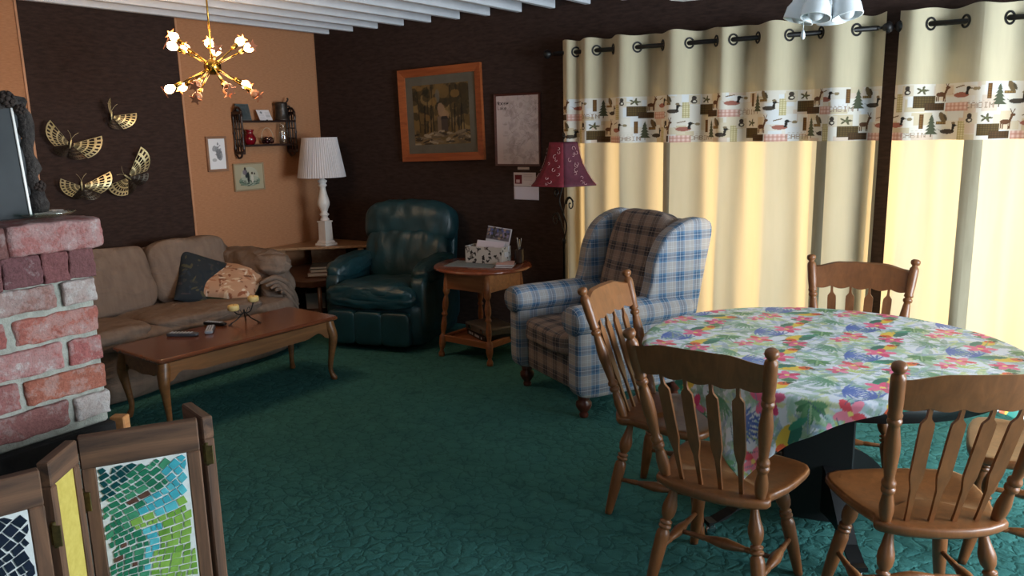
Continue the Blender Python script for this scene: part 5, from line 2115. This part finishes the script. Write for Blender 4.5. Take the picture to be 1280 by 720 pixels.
def wing_mesh(L, Wd, upper=True):
    """openwork wing in local xy: root at origin, tip along +x; made of rims and veins"""
    mb = MB()
    nr, ns = 4, 7
    a0, a1 = (radians(14), radians(-46))

    def pt(i, j):
        t = i / nr
        s = j / ns
        a = a0 + (a1 - a0) * s
        # leading edge longest: pointed forewing, scalloped trailing edge
        R_ = L * (1.0 - .34 * s ** 1.3) * (1 + .03 * cos(s * ns * 2 * PI))
        r = .10 * L + (R_ - .10 * L) * t
        return Vector((r * cos(a), min(1.0, Wd / L * 1.3) * r * sin(a), .10 * r * sin(PI * s)))
    for i in range(nr):
        for j in range(ns):
            q = [pt(i, j), pt(i + 1, j), pt(i + 1, j + 1), pt(i, j + 1)]
            c = sum(q, Vector()) / 4
            k = .72 if i < nr - 1 else .55
            inn = [c + (p - c) * k for p in q]
            mb.add(q + inn, [(0, 1, 5, 4), (1, 2, 6, 5), (2, 3, 7, 6), (3, 0, 4, 7)], 0, False)
    return mb


def butterfly(name, label, y, z, wings, body_dir, s=1.0):
    """wings: list of (tip dy, tip dz, lift, width)"""
    r = thing(name, label, 'butterfly', (XL + .012, y, z), 0, 'brass butterflies on the dark panel')
    bd = Vector((0, body_dir[0], body_dir[1])).normalized()
    MB().turned(-bd * .030 + Vector((.012, 0, 0)), bd * .034 + Vector((.016, 0, 0)), [(.002, 0), (.005, .2), (.006, .5), (.0075, .7), (.005, .8), (.006, .9), (.002, 1)], 10).build('body', brass_leaf, r)
    mb = MB()
    side = Vector((1, 0, 0)).cross(bd)
    for sg in (-1, 1):
        b = bd * .034 + Vector((.016, 0, 0))
        mb.tube(catmull([b, b + bd * .03 + side * .014 * sg + Vector((.008, 0, 0)), b + bd * .052 + side * .036 * sg + Vector((.012, 0, 0))], 5), .0011, 5)
    mb.build('antenna', brass_leaf, r)
    for dy, dz, lift, wd in wings:
        tip = Vector((lift, dy, dz))
        L = tip.length
        xax = tip.normalized()
        # leading edge lies towards the head
        yax = (bd - xax * bd.dot(xax)).normalized()
        zax = xax.cross(yax)
        m = Matrix((xax, yax, zax)).transposed().to_4x4()
        mb = wing_mesh(L, wd)
        mb.v = [tuple(m @ Vector(p) + Vector((.014, 0, 0))) for p in mb.v]
        w = mb.build('wing', brass_leaf, r)
        solid(w, .0015)
        # hind wing
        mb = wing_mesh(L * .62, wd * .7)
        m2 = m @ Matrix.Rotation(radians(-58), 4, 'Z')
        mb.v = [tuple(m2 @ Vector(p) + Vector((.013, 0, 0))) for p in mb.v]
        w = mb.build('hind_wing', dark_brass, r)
        solid(w, .0015)
    return r


butterfly('brass_butterfly', 'large brass butterfly with spread wings, upper left on the dark panel', 2.925, 1.557, ((-.165, .125, .06, .13), (.185, .002, .07, .17)), (.25, 1))
butterfly('brass_butterfly.001', 'small brass butterfly highest on the dark panel', 3.235, 1.742, ((.155, -.02, .05, .14), (-.055, .10, .10, .08)), (.1, 1))
butterfly('brass_butterfly.002', 'brass butterfly lowest on the dark panel, wings held level', 2.965, 1.274, ((-.165, .025, .05, .12), (.195, .050, .05, .13)), (0, 1))
butterfly('brass_butterfly.003', 'brass butterfly turned sideways, nearest the tan wall section', 3.305, 1.312, ((.125, .19, .06, .14), (-.165, -.085, .05, .14)), (-.8, .6))

# ------------------------------------------------------------------ sputnik chandelier
HUB = Vector((-4.005, 3.001, 1.979))
chd = thing('chandelier', 'brass sputnik chandelier with star tipped arms and glowing bulbs', 'chandelier', HUB)
MB().pillow((0, 0, 0), (.094, .094, .094), 2, 12).build('hub', brass, chd)
mb = MB()
mb.turned((0, 0, .04), (0, 0, 2.62 - HUB.z - .02), [(.0055, 0), (.0055, 1)], 10)
mb.build('stem', brass, chd)
MB().lathe([(.06, .60), (.062, .61), (.055, .628), (.02, .640), (0, .6405)], 24, cap=False).build('canopy', brass, chd)
bulb_m = emis_mat('glowing_bulb', (1.0, .58, .24), 34)
dim_b = M('unlit_frosted_bulb', (214, 150, 110), .3, spec=.5)
star_m = M('copper_star', (206, 136, 104), .35, (186, 116, 84), metal=.5)
ARMS = [(-.246, -.051, .173, 1), (-.081, -.182, .103, 1), (-.305, .055, .123, 1), (-.225, .158, .152, 1), (.221, -.134, .062, 1), (-.029, .22, .151, 1), (.292, .021, .083, 1),
        (-.106, -.207, -.121, 1), (-.283, -.002, -.096, 1), (.022, .193, -.091, 1), (.243, .076, -.154, 0), (.137, -.213, -.109, 0), (.12, -.202, -.169, 0), (.273, -.119, -.13, 0), (-.10, .158, -.121, 0)]
for ax, ay, az, lit in ARMS:
    e = Vector((ax, ay, az))
    d = e.normalized()
    L = e.length
    mb = MB()
    mb.turned(d * .04, d * (L - .045), [(.0045, 0), (.0045, 1)], 8)
    arm = mb.build('arm', brass, chd)
    mb = MB()
    mb.turned(d * (L - .068), d * (L - .022), [(.006, 0), (.012, .1), (.0125, .9), (.010, 1)], 12)
    mb.build('socket', brass, arm)
    MB().turned(d * (L - .024), d * (L + .036), [(.009, 0), (.017, .2), (.025, .45), (.025, .65), (.017, .88), (.004, 1)], 14).build('bulb', bulb_m if lit else dim_b, arm)
    q = Vector((0, 0, 1)).rotation_difference(d).to_matrix().to_4x4()
    ol = [((.037 if k % 2 == 0 else .0155) * cos(k * PI / 5 + .4), (.037 if k % 2 == 0 else .0155) * sin(k * PI / 5 + .4)) for k in range(10)]
    MB().prism(ol, .004, Matrix.Translation(d * (L + .040)) @ q).build('star', star_m, arm)
pl_ = bpy.data.lights.new('chandelier_glow', 'POINT')
pl_.energy = 20
pl_.color = (1.0, .68, .42)
pl_.shadow_soft_size = .26
po = bpy.data.objects.new('chandelier_glow', pl_)
po.location = HUB + Vector((0, 0, .02))
COL.objects.link(po)

# ------------------------------------------------------------------ ceiling fan with lights
FC = Vector((-.665, 2.955, 2.635))
fan = thing('ceiling_fan', 'white ceiling fan with cup lights and a pull chain at the top edge', 'ceiling fan', FC)
fw_m = M('white_fan_enamel', (226, 230, 234), .3, (218, 222, 226))
MB().lathe([(0, 0), (.07, 0), (.068, -.03), (.03, -.06), (.016, -.07), (.014, -.14), (.014, -.42), (.05, -.43), (.11, -.445), (.125, -.47), (.125, -.53), (.11, -.552), (.06, -.565), (.055, -.58), (.04, -.59), (0, -.59)], 36, cap=False).build('motor_housing', fw_m, fan)
for k in range(5):
    a = radians(172 + 72 * k)
    d = Vector((cos(a), sin(a), 0))
    mb = MB()
    r = R3('Z', a)
    mb.box(r @ Vector((.16, 0, -.548)), (.14, .03, .006), r, .002)
    bi = mb.build('blade_iron', fw_m, fan)
    ol = [(.20, -.05), (.24, -.062), (.50, -.068), (.58, -.060), (.615, -.03), (.62, 0), (.615, .03), (.58, .060), (.50, .068), (.24, .062), (.20, .05)]
    MB().prism(ol, .007, Matrix.Translation((0, 0, -.555)) @ Matrix.Rotation(a, 4, 'Z') @ Matrix.Rotation(radians(9), 4, 'X')).build('blade', fw_m, fan)
cupm = M('white_opal_cup', (232, 236, 240), .25, (226, 230, 234))
frost = M('frosted_globe', (214, 216, 220), .35)
for k, a in enumerate((205, 262, 330, 90)):
    A = radians(a)
    d = Vector((cos(A) * .27, sin(A) * .27, -.95)).normalized()
    p0 = Vector((cos(A) * .055, sin(A) * .055, -.575))
    cu = MB().turned(p0, p0 + d * .13, [(.012, 0), (.020, .03), (.030, .10), (.036, .30), (.038, .58), (.040, .60), (.048, .72), (.050, .98), (.050, 1.0), (.046, 1.0), (.042, .8), (.03, .5), (.0, .45)], 28).build('light_cup', cupm, fan)
    MB().pillow(p0 + d * .112, (.052, .052, .052), 2, 8).build('globe', frost, cu)
mb = MB()
ch0 = Vector((-.050, -.09, -.58))
mb.tube([ch0, ch0 + Vector((0, 0, -.155))], .0012, 5)
cn = mb.build('pull_chain', fw_m, fan)
MB().turned(ch0 + Vector((0, 0, -.185)), ch0 + Vector((0, 0, -.155)), [(.004, 0), (.008, .25), (.007, .6), (.003, 1)], 10).build('pull_knob', fw_m, cn)
